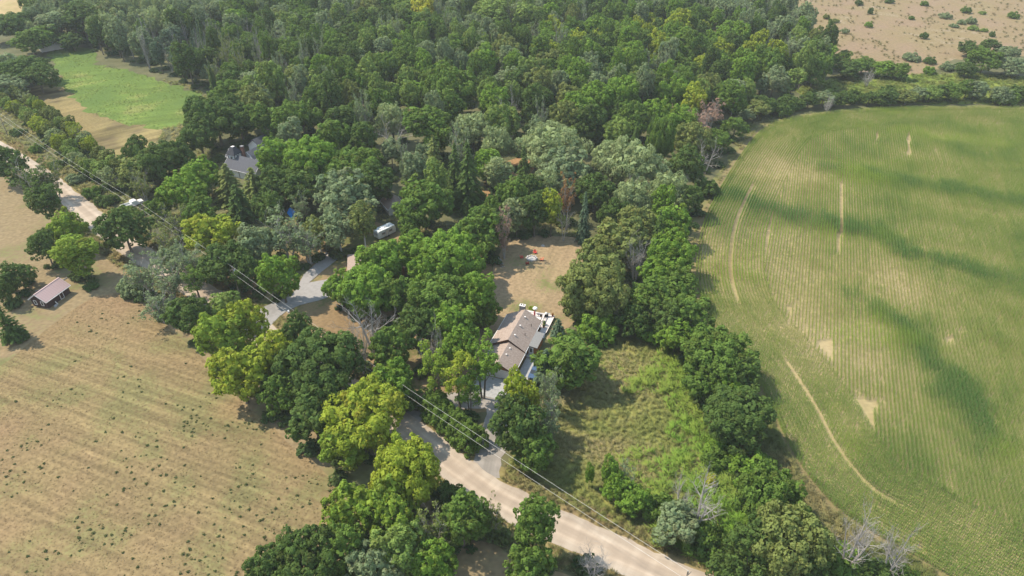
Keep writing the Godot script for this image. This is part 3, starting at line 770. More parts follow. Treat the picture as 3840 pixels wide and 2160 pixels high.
func make_ground():
	var big := [Vector2(-1800, -2200), Vector2(1800, -2200), Vector2(1800, 700), Vector2(-1800, 700)]
	begin()
	quad(Vector3(-1800, 0, -2200), Vector3(1800, 0, -2200), Vector3(1800, 0, 700), Vector3(-1800, 0, 700))
	setting("ground", done(), mottled(Color(0.075, 0.080, 0.034), Color(0.150, 0.140, 0.070), 0.02, 0.02))
	var straw := Color(0.62, 0.545, 0.42)
	sheet("dry_field", DRY, 0.02, 1.2, 512, {"c0": Color(0.515, 0.455, 0.345), "c1": Color(0.525, 0.455, 0.350), "c2": Color(0.435, 0.430, 0.285), "edge": 0.05, "grain": 0.18})
	sheet("hay_field", HAY, 0.04, 0.8, 1024, {"c0": Color(0.515, 0.430, 0.325), "c1": Color(0.488, 0.435, 0.305), "c2": Color(0.455, 0.428, 0.290), "edge": 0.22, "stripe": 0.155, "sdir": Vector2(-0.37, 0.93), "swide": 1.5, "grain": 0.14})
	sheet("yard", YARD, 0.02, 1.0, 384, {"c0": Color(0.50, 0.42, 0.31), "c1": Color(0.56, 0.48, 0.36), "c2": Color(0.36, 0.37, 0.22), "edge": 0.15})
	sheet("lawn", LAWN, 0.04, 0.8, 512, {"c0": Color(0.585, 0.50, 0.395), "c1": Color(0.56, 0.49, 0.37), "c2": Color(0.43, 0.435, 0.27), "edge": 0.24, "stripe": 0.10, "sdir": Vector2(0.9, 0.3), "swide": 2.0})
	sheet("clearing", CLEARING, 0.02, 0.8, 128, {"c0": Color(0.60, 0.47, 0.34), "c1": Color(0.56, 0.47, 0.33), "c2": Color(0.42, 0.42, 0.25)})
	sheet("meadow", MEADOW, 0.02, 1.0, 512, {"c0": Color(0.47, 0.48, 0.25), "c1": Color(0.53, 0.49, 0.31), "c2": Color(0.42, 0.48, 0.20), "edge": 0.15, "grain": 0.22})
	sheet("stubble_field", STUBBLE, 0.02, 1.5, 384, {"c0": Color(0.51, 0.45, 0.31), "c1": Color(0.47, 0.43, 0.29), "c2": Color(0.40, 0.355, 0.26), "edge": 0.15, "stripe": 0.35, "sdir": Vector2(0.66, 0.75), "swide": 6.0})
	sheet("green_field", GREEN, 0.04, 4.0, 512, {"c0": Color(0.345, 0.42, 0.215), "c1": Color(0.40, 0.465, 0.225), "c2": Color(0.47, 0.49, 0.28), "edge": 0.2, "stripe": 0.14, "sdir": Vector2(0.3, 0.95), "swide": 6.0})
	sheet("pasture", PASTURE, 0.02, 3.0, 512, {"c0": Color(0.525, 0.450, 0.365), "c1": Color(0.505, 0.450, 0.325), "c2": Color(0.56, 0.50, 0.42), "edge": 0.30, "grain": 0.16})
	sheet("green_strip", STRIP, 0.03, 2.0, 256, {"c0": Color(0.42, 0.48, 0.21), "c1": Color(0.50, 0.53, 0.26), "c2": Color(0.37, 0.44, 0.18)})
	sheet("far_field", PALE_FAR, 0.02, 2.0, 128, {"c0": Color(0.66, 0.58, 0.44), "c1": Color(0.62, 0.56, 0.40), "c2": Color(0.55, 0.53, 0.36)})
	sheet("far_field", PALE_MID, 0.02, 2.0, 128, {"c0": Color(0.60, 0.57, 0.40), "c1": Color(0.56, 0.55, 0.36), "c2": Color(0.50, 0.52, 0.32)})
	var soil := CORN_EDGE.duplicate()
	soil.append_array([Vector2(420, -80), Vector2(420, -280)])
	sheet("corn_soil", soil, 0.025, 0.6, 512, {"c0": Color(0.625, 0.560, 0.425), "c1": Color(0.580, 0.53, 0.375), "c2": Color(0.54, 0.48, 0.34), "edge": 0.3})
	ribbon("field_margin", CORN_EDGE, 5.0, 0.012, 1.5, gravel(Color(0.50, 0.45, 0.32), Color(0.42, 0.42, 0.26), 0.0))
	ribbon("verge", ROAD, 12.5, 0.045, 1.6, gravel(Color(0.55, 0.475, 0.34), Color(0.50, 0.46, 0.30), 0.0), 0.0)
	ribbon("road", ROAD, 6.6, 0.10, 0.5, gravel(Color(0.655, 0.59, 0.52), Color(0.69, 0.635, 0.57), 0.8))
	var drive := gravel(Color(0.54, 0.515, 0.485), Color(0.60, 0.57, 0.54), 0.3)
	ribbon("driveway", DRIVE_LOOP, 4.6, 0.052, 0.7, drive, 0.03)
	ribbon("driveway", DRIVE_MAIN, 5.4, 0.06, 0.8, drive, 0.03)
	sheet("paved_drive", DRIVE_N, 0.13, 0.15, 256, {"c0": Color(0.55, 0.54, 0.53), "c1": Color(0.60, 0.58, 0.565), "c2": Color(0.52, 0.505, 0.49), "grain": 0.06})
	begin()
	bx(Vector3(0.9, 0.06, -123.9) + Vector3(5.4, 0, 9.5).rotated(Vector3.UP, HOUSE_TURN), Vector3(2.6, 0.1, 12.0), HOUSE_TURN)
	bx(Vector3(0.9, 0.06, -123.9) + Vector3(0.6, 0, 16.2).rotated(Vector3.UP, HOUSE_TURN), Vector3(9.0, 0.1, 6.0), HOUSE_TURN)
	setting("concrete_apron", done(), mat.concrete)

# ---------------------------------------------------------------- plants: prototypes
var LV: PackedVector3Array
var LN: PackedVector3Array
var LC: PackedColorArray
var LI: PackedInt32Array
var proto := {}      # kind -> list of {r, h, trunk, crown, branches}

func leaves_begin():
	LV = PackedVector3Array()
	LN = PackedVector3Array()
	LC = PackedColorArray()
	LI = PackedInt32Array()

func leaves_done() -> ArrayMesh:
	return from_arrays(LV, LN, LI, PackedVector2Array(), LC)

func rv() -> Vector3:
	var z := rng.randf_range(-1.0, 1.0)
	var a := rng.randf() * TAU
	var s := sqrt(1.0 - z * z)
	return Vector3(s * cos(a), z, s * sin(a))

func leaf(p: Vector3, n: Vector3, along: Vector3, s: float, w: float, shade: Vector3, c: Color):
	# a small folded spray of leaves
	var a := (along - n * along.dot(n))
	a = a.normalized() if a.length_squared() > 0.0004 else n.cross(Vector3(0.3, 0.2, 0.9)).normalized()
	var b := n.cross(a) * w
	a *= s
	var k := LV.size()
	var lift := n * (w * 0.35)
	LV.append(p - a)
	LV.append(p + b + lift)
	LV.append(p + a)
	LV.append(p - b + lift)
	for i in 4:
		LN.append(shade)
		LC.append(c)
	LI.append(k)
	LI.append(k + 1)
	LI.append(k + 2)
	LI.append(k)
	LI.append(k + 2)
	LI.append(k + 3)

func clump(c: Vector3, r: float, out: Vector3, size: float, amount: float, tint: Color, hang := 0.0):
	var n := int(amount * 5.0 * r * r / (size * size * 0.7))
	for i in n:
		var d := rv()
		if d.dot(out) < -0.45 or d.y < -0.75:
			d = -d
		var p := c + d * r * rng.randf_range(0.72, 1.12)
		var f := (d + rv() * 0.8 + Vector3(0, 0.25, 0)).normalized()
		var v := rng.randf_range(0.70, 1.30)
		var warm := rng.randf_range(-0.05, 0.10)
		var along := rv() if hang <= 0.0 else (rv() * (1.0 - hang) + Vector3.DOWN * hang * 1.5)
		var s := size * rng.randf_range(0.7, 1.3)
		leaf(p, f, along, s, s * (0.62 if hang <= 0.0 else 0.34), (f * 0.8 + d * 0.35).normalized(), Color(tint.r * v * (1.0 + warm), tint.g * v, tint.b * v))

func crown_of(R: float, lo: float, H: float, lobes: int, size: float, amount: float, ragged_by: float, hang := 0.0, flat_top := 0.0) -> ArrayMesh:
	leaves_begin()
	var mid := Vector3(0, lo + (H - lo) * 0.5, 0)
	var ry := (H - lo) * 0.5
	var balls := []
	for i in lobes:
		# lobes spread evenly over the crown's shell by the golden angle, then jittered
		var y := 1.0 - 1.75 * (i + 0.5) / lobes
		var s := sqrt(maxf(0.0, 1.0 - y * y))
		var a := 2.39996 * i + rng.randf_range(-0.5, 0.5)
		var d := Vector3(cos(a) * s, y, sin(a) * s)
		if i > 2 and rng.randf() < 0.12:
			continue
		var reach := rng.randf_range(0.48, 0.72) * (1.0 + rng.randf_range(-ragged_by, ragged_by))
		var wide := rng.randf_range(0.27, 0.45)
		balls.append([mid + Vector3(d.x * R * reach, d.y * ry * reach * (1.0 - flat_top * maxf(0.0, y)), d.z * R * reach), R * wide, ry * wide, d])
	for i in 4:
		var a := rng.randf() * TAU
		var d := Vector3(cos(a), rng.randf_range(-0.3, 0.85), sin(a)).normalized()
		var f := rng.randf_range(0.80, 0.98)
		balls.append([mid + Vector3(d.x * R * f, d.y * ry * f, d.z * R * f), R * 0.19, ry * 0.19, d])
	balls.append([mid, R * 0.5, ry * 0.55, Vector3.UP])
	for b in balls:
		var tone := rng.randf_range(0.80, 1.18)
		var sere := rng.randf_range(0.93, 1.16)
		var n := int(4.0 * PI * b[1] * maxf(b[1], b[2]) / (PI * pow(R * 0.15, 2.0)) * 0.85)
		for i in n:
			var d := rv()
			if d.dot(b[3]) < -0.35:
				continue
			var p: Vector3 = b[0] + Vector3(d.x * b[1], d.y * b[2], d.z * b[1]) * rng.randf_range(0.80, 1.16)
			var buried := false
			for e in balls:
				var q: Vector3 = p - e[0]
				if e != b and Vector3(q.x / e[1], q.y / e[2], q.z / e[1]).length() < 0.72:
					buried = true
					break
			if buried:
				continue
			var t := tone * rng.randf_range(0.78, 1.24)
			clump(p, R * rng.randf_range(0.07, 0.165), (d + b[3]).normalized(), size, amount, Color(t * sere * rng.randf_range(0.93, 1.08), t, t), hang)
		if amount > 0.6:   # foliage deeper in, which closes the crown
			for i in int(b[1] * b[1] * 7.0):
				var d := rv()
				var p: Vector3 = b[0] + Vector3(d.x * b[1], d.y * b[2], d.z * b[1]) * rng.randf_range(0.55, 0.85)
				leaf(p, (d + rv() * 0.4).normalized(), rv(), size * 1.9, size * 1.5, d, Color(1, 1, 1))
	return leaves_done()

func trunk_of(H: float, r: float, R: float, limbs: int, split := 0.35) -> ArrayMesh:
	begin()
	var top := Vector3(rng.randf_range(-0.3, 0.3), H * 0.72, rng.randf_range(-0.3, 0.3))
	var fork := Vector3(rng.randf_range(-0.15, 0.15), H * split, rng.randf_range(-0.15, 0.15))
	tube(Vector3(0, -0.2, 0), Vector3(0, 0.5, 0), r * 1.5, r * 1.05, 8)
	tube(Vector3(0, 0.5, 0), fork, r * 1.05, r * 0.8, 8)
	tube(fork, top, r * 0.8, r * 0.25, 6)
	for i in limbs:
		var a := TAU * i / limbs + rng.randf_range(-0.4, 0.4)
		var from := fork.lerp(top, rng.randf_range(0.0, 0.6))
		var to := Vector3(cos(a) * R * rng.randf_range(0.5, 0.75), H * rng.randf_range(0.5, 0.82), sin(a) * R * rng.randf_range(0.5, 0.75))
		var knee := from.lerp(to, 0.45) + Vector3(0, H * 0.04, 0)
		tube(from, knee, r * 0.45, r * 0.3, 5)
		tube(knee, to, r * 0.3, r * 0.08, 5)
	return done()

func bough(from: Vector3, dir: Vector3, length: float, r: float, depth: int, out: Array):
	var at := from
	var d := dir
	var steps := 3
	for i in steps:
		var to := at + d * length / steps
		tube(at, to, maxf(0.011, r * (1.0 - 0.28 * i)), maxf(0.011, r * (1.0 - 0.28 * (i + 1))), 3 if depth > 1 else 5)
		d = (d + rv() * 0.13 + Vector3(0, 0.09, 0)).normalized()
		if depth < 4:
			var kids := 2 if depth < 2 else 1
			for k in kids:
				if rng.randf() < 0.95:
					var side := (d * 1.0 + rv() * 0.8 + Vector3(0, 0.2, 0)).normalized()
					bough(at.lerp(to, rng.randf_range(0.3, 1.0)), side, length * rng.randf_range(0.38, 0.6), r * 0.5 * (1.0 - 0.2 * i), depth + 1, out)
		at = to
	out.append(at)

func bare_of(H: float, R: float, stems: int) -> Array:
	# a leafless tree: trunk with stems, then boughs; also the tips for leaves of half-dead ones
	begin()
	var r := H * 0.019
	var starts := []
	for i in stems:
		var a := TAU * i / stems + rng.randf_range(-0.5, 0.5)
		var lean := Vector3(cos(a) * R * 0.35, H * rng.randf_range(0.5, 0.65), sin(a) * R * 0.35)
		var foot := Vector3(cos(a), 0, sin(a)) * r * 0.9
		tube(foot + Vector3(0, -0.2, 0), foot.lerp(lean, 0.5), r, r * 0.8, 6)
		tube(foot.lerp(lean, 0.5), lean, r * 0.8, r * 0.55, 6)
		starts.append([foot, lean])
	var trunk := done()
	begin()
	var tips := []
	for s in starts:
		for k in 6:
			var t := rng.randf_range(0.3, 1.0)
			var a := rng.randf() * TAU
			var dir := (Vector3(cos(a), rng.randf_range(0.35, 1.3), sin(a))).normalized()
			bough(s[0].lerp(s[1], t), dir, R * rng.randf_range(0.55, 0.9), r * 0.42, 1, tips)
		bough(s[1], (s[1] - s[0]).normalized(), H * 0.4, r * 0.5, 1, tips)
	return [trunk, done(), tips]

func spruce_of(R: float, H: float, size: float, droop: float, gaps: float) -> ArrayMesh:
	leaves_begin()
	var y := H * 0.08
	while y < H * 0.985:
		var f := 1.0 - y / H
		var reach := R * pow(f, 0.85) * rng.randf_range(0.85, 1.1) + 0.15
		var n := maxi(4, int(9.0 * sqrt(f)))
		for k in n:
			if rng.randf() < gaps:
				continue
			var a := TAU * k / n + rng.randf() * 0.7 + y * 2.1
			var d := Vector3(cos(a), 0, sin(a))
			var side := Vector3(-d.z, 0, d.x)
			var l := reach * rng.randf_range(0.75, 1.12)
			var steps := maxi(2, int(l / (size * 0.75)))
			var tone := rng.randf_range(0.8, 1.2)
			for j in steps:
				var t := (j + 0.6) / steps
				var p := Vector3(0, y, 0) + d * l * t + Vector3(0, 0.25 * l * t - droop * l * t * t * 1.2, 0)
				for m in 3:
					var q := p + side * rng.randf_range(-0.28, 0.28) * (1.0 - t * 0.5) * l * 0.6 + Vector3(0, rng.randf_range(-0.12, 0.05), 0)
					var up := (Vector3.UP + d * 0.5 + rv() * 0.35).normalized()
					var v := tone * rng.randf_range(0.82, 1.2)
					leaf(q, up, d + side * rng.randf_range(-0.7, 0.7) - Vector3(0, droop * t, 0), size, size * 0.42, up, Color(v, v, v))
		y += rng.randf_range(0.32, 0.5) * maxf(0.6, H / 17.0)
	return leaves_done()

func pole_trunk(H: float, r: float) -> ArrayMesh:
	begin()
	tube(Vector3(0, -0.2, 0), Vector3(0, H * 0.96, 0), r, r * 0.15, 7)
	return done()

func bush_of(R: float, H: float, lobes: int, size: float) -> ArrayMesh:
	leaves_begin()
	for i in lobes:
		var a := 2.39996 * i + rng.randf()
		var f := sqrt((i + 0.3) / lobes) * 0.68
		var h := H * rng.randf_range(0.55, 1.0) * (1.0 - 0.35 * f)
		var wide := R * rng.randf_range(0.3, 0.45)
		var tone := rng.randf_range(0.85, 1.15)
		for k in 9:
			var d := rv()
			d.y = absf(d.y) * 1.2 - 0.45
			d = d.normalized()
			var p := Vector3(cos(a) * R * f + d.x * wide, maxf(0.25, h * 0.55 + d.y * h * 0.45), sin(a) * R * f + d.z * wide)
			var t := tone * rng.randf_range(0.88, 1.14)
			clump(p, R * rng.randf_range(0.16, 0.24), d, size, 0.8, Color(t * 1.02, t, t))
	return leaves_done()

func airy_of(R: float, lo: float, H: float, limbs: int, size: float, puffs: int) -> Array:
	# an open tree: limbs that show and puffs of leaves at their ends
	begin()
	var r := H * 0.016
	var ends := []
	for s in 2:
		var foot := Vector3(s * 0.5 - 0.25, 0, rng.randf_range(-0.3, 0.3))
		var top := Vector3((s - 0.5) * R * 0.5, H * 0.86, rng.randf_range(-0.4, 0.4))
		tube(foot + Vector3(0, -0.2, 0), foot.lerp(top, 0.5), r, r * 0.75, 7)
		tube(foot.lerp(top, 0.5), top, r * 0.75, r * 0.2, 6)
		for i in limbs:
			var a := TAU * i / limbs + rng.randf_range(-0.5, 0.5) + s
			var from := foot.lerp(top, rng.randf_range(0.35, 0.9))
			var to := from + Vector3(cos(a) * R * rng.randf_range(0.45, 0.8), (H - lo) * rng.randf_range(0.10, 0.28), sin(a) * R * rng.randf_range(0.45, 0.8))
			tube(from, to, r * 0.4, r * 0.1, 4)
			ends.append(to)
			ends.append(from.lerp(to, 0.6))
		ends.append(top)
	var trunk := done()
	leaves_begin()
	for i in puffs:
		var e: Vector3 = ends[i % ends.size()]
		var p: Vector3 = e + rv() * R * 0.17
		p.y = clampf(p.y, lo, H)
		var t := rng.randf_range(0.82, 1.18)
		clump(p, R * rng.randf_range(0.12, 0.2), (p - Vector3(0, lo, 0)).normalized(), size, 0.55, Color(t * 1.03, t, t))
	return [trunk, leaves_done()]

func keep(kind: String, R: float, H: float, trunk: Mesh, crown: Mesh, branches: Mesh = null):
	if not proto.has(kind): proto[kind] = []
	proto[kind].append({"r": R, "h": H, "trunk": trunk, "crown": crown, "branches": branches})

func make_prototypes():
	for i in 5:
		keep("round", 5.0, 12.5, trunk_of(12.5, 0.26, 5.0, 5), crown_of(5.0, 2.0, 12.5, 13 + i, 0.30, 0.9, 0.16 + 0.03 * i))
	for i in 4:
		keep("broad", 8.0, 15.0, trunk_of(15.0, 0.42, 8.0, 7, 0.25), crown_of(8.0, 2.6, 15.0, 22 + i * 2, 0.34, 0.85, 0.2, 0.0, 0.15))
	for i in 7:
		keep("tall", 4.3, 17.0, trunk_of(17.0, 0.24, 4.3, 5, 0.4), crown_of(4.3, 5.0 if i % 2 else 3.5, 17.0, 16 + i, 0.30, 0.85, 0.42))
	for i in 3:
		keep("willow", 6.0, 14.0, trunk_of(14.0, 0.38, 6.0, 7, 0.25), crown_of(6.0, 2.4, 14.0, 24, 0.30, 0.85, 0.34, 0.75))
	for i in 2:
		keep("spruce", 3.6, 17.0, pole_trunk(17.0, 0.24), spruce_of(3.6, 17.0, 0.42, 0.55 + 0.15 * i, 0.08))
	keep("pine", 4.0, 13.0, pole_trunk(13.0, 0.24), spruce_of(4.0, 13.0, 0.45, 0.1, 0.3))
	keep("cedar", 2.0, 6.0, pole_trunk(6.0, 0.14), spruce_of(2.0, 6.0, 0.34, 0.1, 0.02))
	for i in 4:
		keep("bush", 2.6, 3.4, pole_trunk(1.6, 0.08), bush_of(2.6, 3.4, 8 + i * 2, 0.22))
	for i in 3:
		var a := airy_of(4.4, 4.5, 15.0, 7, 0.25, 84 + 8 * i)
		keep("sparse", 4.4, 15.0, a[0], a[1])
	for i in 4:
		var b := bare_of(11.0, 4.2, 2 + i % 3)
		keep("dead", 4.2, 11.0, b[0], null, b[1])
	for i in 3:
		var b := bare_of(11.0, 4.2, 3)
		leaves_begin()
		var tips: Array = b[2]
		for k in range(0, tips.size(), maxi(1, tips.size() / 90)):
			var t := rng.randf_range(0.85, 1.15)
			clump(tips[k], rng.randf_range(0.4, 0.75), rv(), 0.24, 0.5, Color(t, t, t))
		keep("half", 4.2, 11.0, b[0], leaves_done(), b[1])

# ---------------------------------------------------------------- plants: things
const KIND_NAME := {"round": "broadleaf_tree", "broad": "broadleaf_tree", "tall": "broadleaf_tree", "willow": "willow_tree", "spruce": "spruce_tree", "pine": "pine_tree",
	"cedar": "cedar_tree", "bush": "shrub", "sparse": "thin_tree", "dead": "dead_tree", "half": "dying_tree"}
var standing := []     # Vector3(x, z, r) of everything planted

func plant(kind: String, colour: String, x: float, z: float, r: float, h: float, label: String, group := "", pick := -1):
	var list: Array = proto[kind]
	var p: Dictionary = list[(rng.randi() if pick < 0 else pick) % list.size()]
	var root := thing(KIND_NAME[kind], label, "shrub" if kind == "bush" else "tree", Vector3(x, 0, z), rng.randf() * TAU, group)
	var sx: float = r / p.r
	root.scale = Vector3(sx, h / p.h, sx * rng.randf_range(0.92, 1.08))
	var bark: Material = mat.dead if kind in ["dead", "half"] else mat.birch if label.contains("birch") else mat.bark
	if p.trunk: part("stems" if kind == "bush" else "trunk", p.trunk, bark, root)
	if p.branches: part("branches", p.branches, bark, root)
	if p.crown: part("foliage" if kind == "bush" else "crown", p.crown, mat[colour], root)
	standing.append(Vector3(x, z, r))
	return root

func plant_trees():
	for t in TREES:
		plant(t[0], t[1], t[2], t[3], t[4], t[5], t[6])

const NTH := ["first", "second", "third", "fourth", "fifth", "sixth", "seventh", "eighth", "ninth", "tenth", "eleventh", "twelfth", "thirteenth", "fourteenth", "fifteenth",
	"sixteenth", "seventeenth", "eighteenth", "nineteenth", "twentieth", "twenty-first", "twenty-second", "twenty-third", "twenty-fourth", "twenty-fifth", "twenty-sixth", "twenty-seventh", "twenty-eighth",
	"twenty-ninth", "thirtieth", "thirty-first", "thirty-second", "thirty-third", "thirty-fourth"]
const SHADE := {"dk": "dark green", "md": "mid green", "br": "bright green", "lt": "pale green", "yg": "yellow green", "y2": "yellowish green", "ye": "yellow", "ol": "olive", "gg": "pale willow green", "gy": "grey green",
	"bg": "blue green", "rb": "rusty", "pk": "pinkish", "sn": "bare grey"}

func plant_hedgerow():
	# trees shoulder to shoulder between the corn and the green strip
	var line := smooth_line(HEDGE, 5.2)
	var looks := [["round", "dk"], ["round", "md"], ["bush", "br"], ["round", "ol"], ["bush", "md"], ["round", "dk"], ["round", "gy"], ["bush", "dk"], ["round", "lt"]]
	for i in mini(line.size(), 34):
		var l: Array = looks[rng.randi() % looks.size()]
		var q := line[i] + Vector2(rng.randf_range(-1.5, 1.5), rng.randf_range(-3.0, 3.0))
		plant(l[0], l[1], q.x, q.y, rng.randf_range(3.2, 5.2), rng.randf_range(4.5, 8.5), "%s %s, %s from the woods in the hedgerow beyond the corn" % [SHADE[l[1]], "shrub" if l[0] == "bush" else "tree", NTH[i]], "hedgerow beyond the corn")
	# young trees in rows between the road and the green field
	line = smooth_line(STRIP_TREES, 5.4)
	for i in mini(line.size(), 34):
		for k in 2:
			var c: String = ["ol", "lt", "yg", "ol", "gg"][rng.randi() % 5]
			var d := (line[mini(i + 1, line.size() - 1)] - line[maxi(i - 1, 0)]).normalized()
			var q := line[i] + Vector2(-d.y, d.x) * (k * 6.4 - 3.2) + Vector2(rng.randf_range(-0.8, 0.8), rng.randf_range(-0.8, 0.8))
			plant("half" if rng.randf() < 0.10 else "round", c, q.x, q.y, rng.randf_range(2.3, 3.2), rng.randf_range(5.5, 7.5),
				"%s tree, %s from the field head, plantation row by the %s" % [SHADE[c], NTH[i], "road" if k == 1 else "green field"], "plantation strip")

func inside(p: Vector2, poly: Array) -> bool:
	return Geometry2D.is_point_in_polygon(p, PackedVector2Array(poly))

const MARKS := [["the timbered house", -89.0, -215.0], ["the camper", -36.0, -172.0], ["the tallest dark spruce", -13.0, -214.0], ["the sunny clearing", 0.0, -236.0], ["the largest pale willow", 48.0, -236.0],
	["the huge dark topped maple", -30.0, -345.0], ["the yellow tree atop the woods", -70.0, -452.0], ["the green field's long edge", -190.0, -345.0], ["the green field's corner oak", -160.0, -280.0],
	["the bright ridge of domes", 75.0, -335.0], ["the rounded tree by the pasture", 175.0, -390.0], ["the bare tall poles", 0.0, -300.0], ["the silvery willow", -50.0, -285.0], ["the corn headland bend", 100.0, -280.0],
	["the golden olive tree", 14.0, -352.0], ["the tall pale green grove", 0.0, -435.0], ["the white shed roof", -233.0, -359.0], ["the pasture's corner", 150.0, -440.0], ["the grey snag thicket", -110.0, -330.0]]
var said := {}

func placed_label(kind: String, colour: String, h: float, x: float, z: float) -> String:
	var best := 0
	for i in MARKS.size():
		if Vector2(x - MARKS[i][1], z - MARKS[i][2]).length() < Vector2(x - MARKS[best][1], z - MARKS[best][2]).length(): best = i
	var dx: float = x - MARKS[best][1]
	var dz: float = z - MARKS[best][2]
	var way := "on the corn side of" if dx > absf(dz) * 1.2 else "on the hay side of" if -dx > absf(dz) * 1.2 else "beyond" if dz < 0.0 else "before"
	var what: String = {"tall": "slender", "round": "rounded", "broad": "spreading", "willow": "willowy", "spruce": "pointed", "dead": "leafless", "half": "dying", "sparse": "thin", "bush": "shrubby"}[kind]
	var size := "tall" if h > 17.5 else "low" if h < 14.0 else ""
	var base := "%s %s woodland tree %s %s" % ["bare grey" if kind == "dead" else SHADE[colour], what if size == "" or kind != "tall" else size, way, MARKS[best][0]]
	var n: int = said.get(base, 0)
	said[base] = n + 1
	return base if n == 0 else base.replace("woodland tree", "woodland tree, %s" % NTH[n])

func plant_woods():
	var zones := [
		# x, z, reach, looks
		[-215.0, -415.0, 70.0, [["willow", "gg"], ["willow", "gg"], ["tall", "gg"], ["willow", "gy"], ["tall", "gy"]]],
		[-165.0, -335.0, 42.0, [["spruce", "dk"], ["tall", "dk"], ["tall", "bg"], ["dead", "sn"], ["spruce", "bg"], ["tall", "gy"]]],
		[-105.0, -320.0, 34.0, [["dead", "sn"], ["half", "gy"], ["tall", "dk"], ["tall", "md"], ["half", "ol"]]],
		[70.0, -345.0, 58.0, [["round", "br"], ["round", "md"], ["broad", "md"], ["round", "yg"], ["round", "dk"], ["tall", "br"]]],
		[120.0, -400.0, 60.0, [["tall", "gy"], ["tall", "gy"], ["round", "dk"], ["round", "gy"], ["half", "gy"], ["tall", "md"]]],
		[0.0, -440.0, 70.0, [["tall", "md"], ["tall", "lt"], ["tall", "gy"], ["tall", "dk"], ["round", "ol"], ["half", "ol"]]],
	]
	var usual := [["tall", "md"], ["tall", "dk"], ["round", "md"], ["round", "md"], ["tall", "gy"], ["tall", "br"], ["round", "ol"], ["tall", "dk"], ["tall", "lt"], ["round", "lt"], ["broad", "md"], ["round", "gy"], ["spruce", "dk"], ["half", "gy"]]
	var keep_out := [[-90.0, -215.0, 13.0], [-89.0, -232.0, 8.0], [-36.0, -172.0, 9.0], [0.0, -236.0, 8.0], [-36.0, -186.0, 7.0], [-62.0, -184.0, 7.0], [-86.0, -205.0, 10.0], [-81.0, -196.0, 9.0], [-78.0, -188.0, 7.0]]
	var grown := []
	var cells := {}
	for s in standing:
		for i in range(-1, 2):
			for j in range(-1, 2):
				var key := Vector2i(int(floor(s.x / 14.0)) + i, int(floor(s.y / 14.0)) + j)
				if not cells.has(key): cells[key] = []
				cells[key].append(s)
	var area := bounds(FOREST)
	var edge := PackedVector2Array(FOREST)
	var tries := 0
	while tries < 16000:
		tries += 1
		var p := area.position + Vector2(rng.randf(), rng.randf()) * area.size
		if not Geometry2D.is_point_in_polygon(p, edge) or absf(p.x) > 60.0 - p.y * 0.66:
			continue
		var looks: Array = usual
		for zn in zones:
			if Vector2(p.x - zn[0], p.y - zn[1]).length() < zn[2] * rng.randf_range(0.6, 1.1):
				looks = zn[3]
				break
		var patch := (noise_a.get_noise_2d(p.x * 2.2 + 70.0, p.y * 2.2) * 0.9 + 0.5 + rng.randf_range(-0.22, 0.22)) * looks.size()
		var l: Array = looks[clampi(int(patch), 0, looks.size() - 1) if rng.randf() < 0.7 else rng.randi() % looks.size()]
		var r := rng.randf_range(3.0, 5.8) * (1.25 if l[0] in ["round", "broad"] else 0.72 if l[0] in ["spruce", "dead", "half"] else 1.0)
		var key := Vector2i(int(floor(p.x / 14.0)), int(floor(p.y / 14.0)))
		var clear := true
		for s in cells.get(key, []):
			if Vector2(s.x, s.y).distance_to(p) < (s.z + r) * (0.70 if p.y < -262.0 else 1.0):
				clear = false
				break
		for k in keep_out:
			if Vector2(k[0], k[1]).distance_to(p) < k[2] + r * 0.6:
				clear = false
		if not clear:
			continue
		var h := clampf(15.5 + 5.0 * noise_b.get_noise_2d(p.x * 0.7, p.y * 0.7) + rng.randf_range(-3.5, 3.5), 10.0, 21.0) * (1.08 if l[0] == "tall" else 0.95)
		var s := Vector3(p.x, p.y, r)
		for i in range(-1, 2):
			for j in range(-1, 2):
				var k2 := key + Vector2i(i, j)
				if not cells.has(k2): cells[k2] = []
				cells[k2].append(s)
		grown.append([l[0], l[1], p.x, p.y, r, h])
	grown.sort_custom(func(a, b): return Vector2(a[2], a[3]).length() < Vector2(b[2], b[3]).length())
	var few := 125
	for i in mini(few, grown.size()):
		var t: Array = grown[i]
		plant(t[0], t[1], t[2], t[3], t[4], t[5], placed_label(t[0], t[1], t[5], t[2], t[3]), "trees of the woods")
	# the rest of the woods, farther off, as one mass
	var mass := Node3D.new()
	mass.name = "far_woods"
	add_child(mass)
	tag(mass, "hazy far woods filling the upper part of the view", "woods", "", "stuff")
	var sets := {}
	for i in range(few, grown.size()):
		var t: Array = grown[i]
		var list: Array = proto[t[0]]
		var p: Dictionary = list[rng.randi() % list.size()]
		var b := Basis(Vector3.UP, rng.randf() * TAU).scaled(Vector3(t[4] / p.r, t[5] / p.h, t[4] / p.r))
		var f := Transform3D(b, Vector3(t[2], 0, t[3]))
		for m in [[p.crown, "crowns", GREENS[t[1]], "tinted_leaf"], [p.trunk, "trunks", Color.WHITE, "dead" if t[0] in ["dead", "half"] else "bark"], [p.branches, "boughs", Color.WHITE, "dead"]]:
			if m[0] == null: continue
			if not sets.has(m[0]): sets[m[0]] = [m[1], m[3], [], []]
			sets[m[0]][2].append(f)
			sets[m[0]][3].append(m[2])
	for m in sets:
		stuff(sets[m][0], "", m, mat[sets[m][1]], sets[m][2], sets[m][3], mass)
	print("woods: ", grown.size(), " trees; standing ", standing.size())

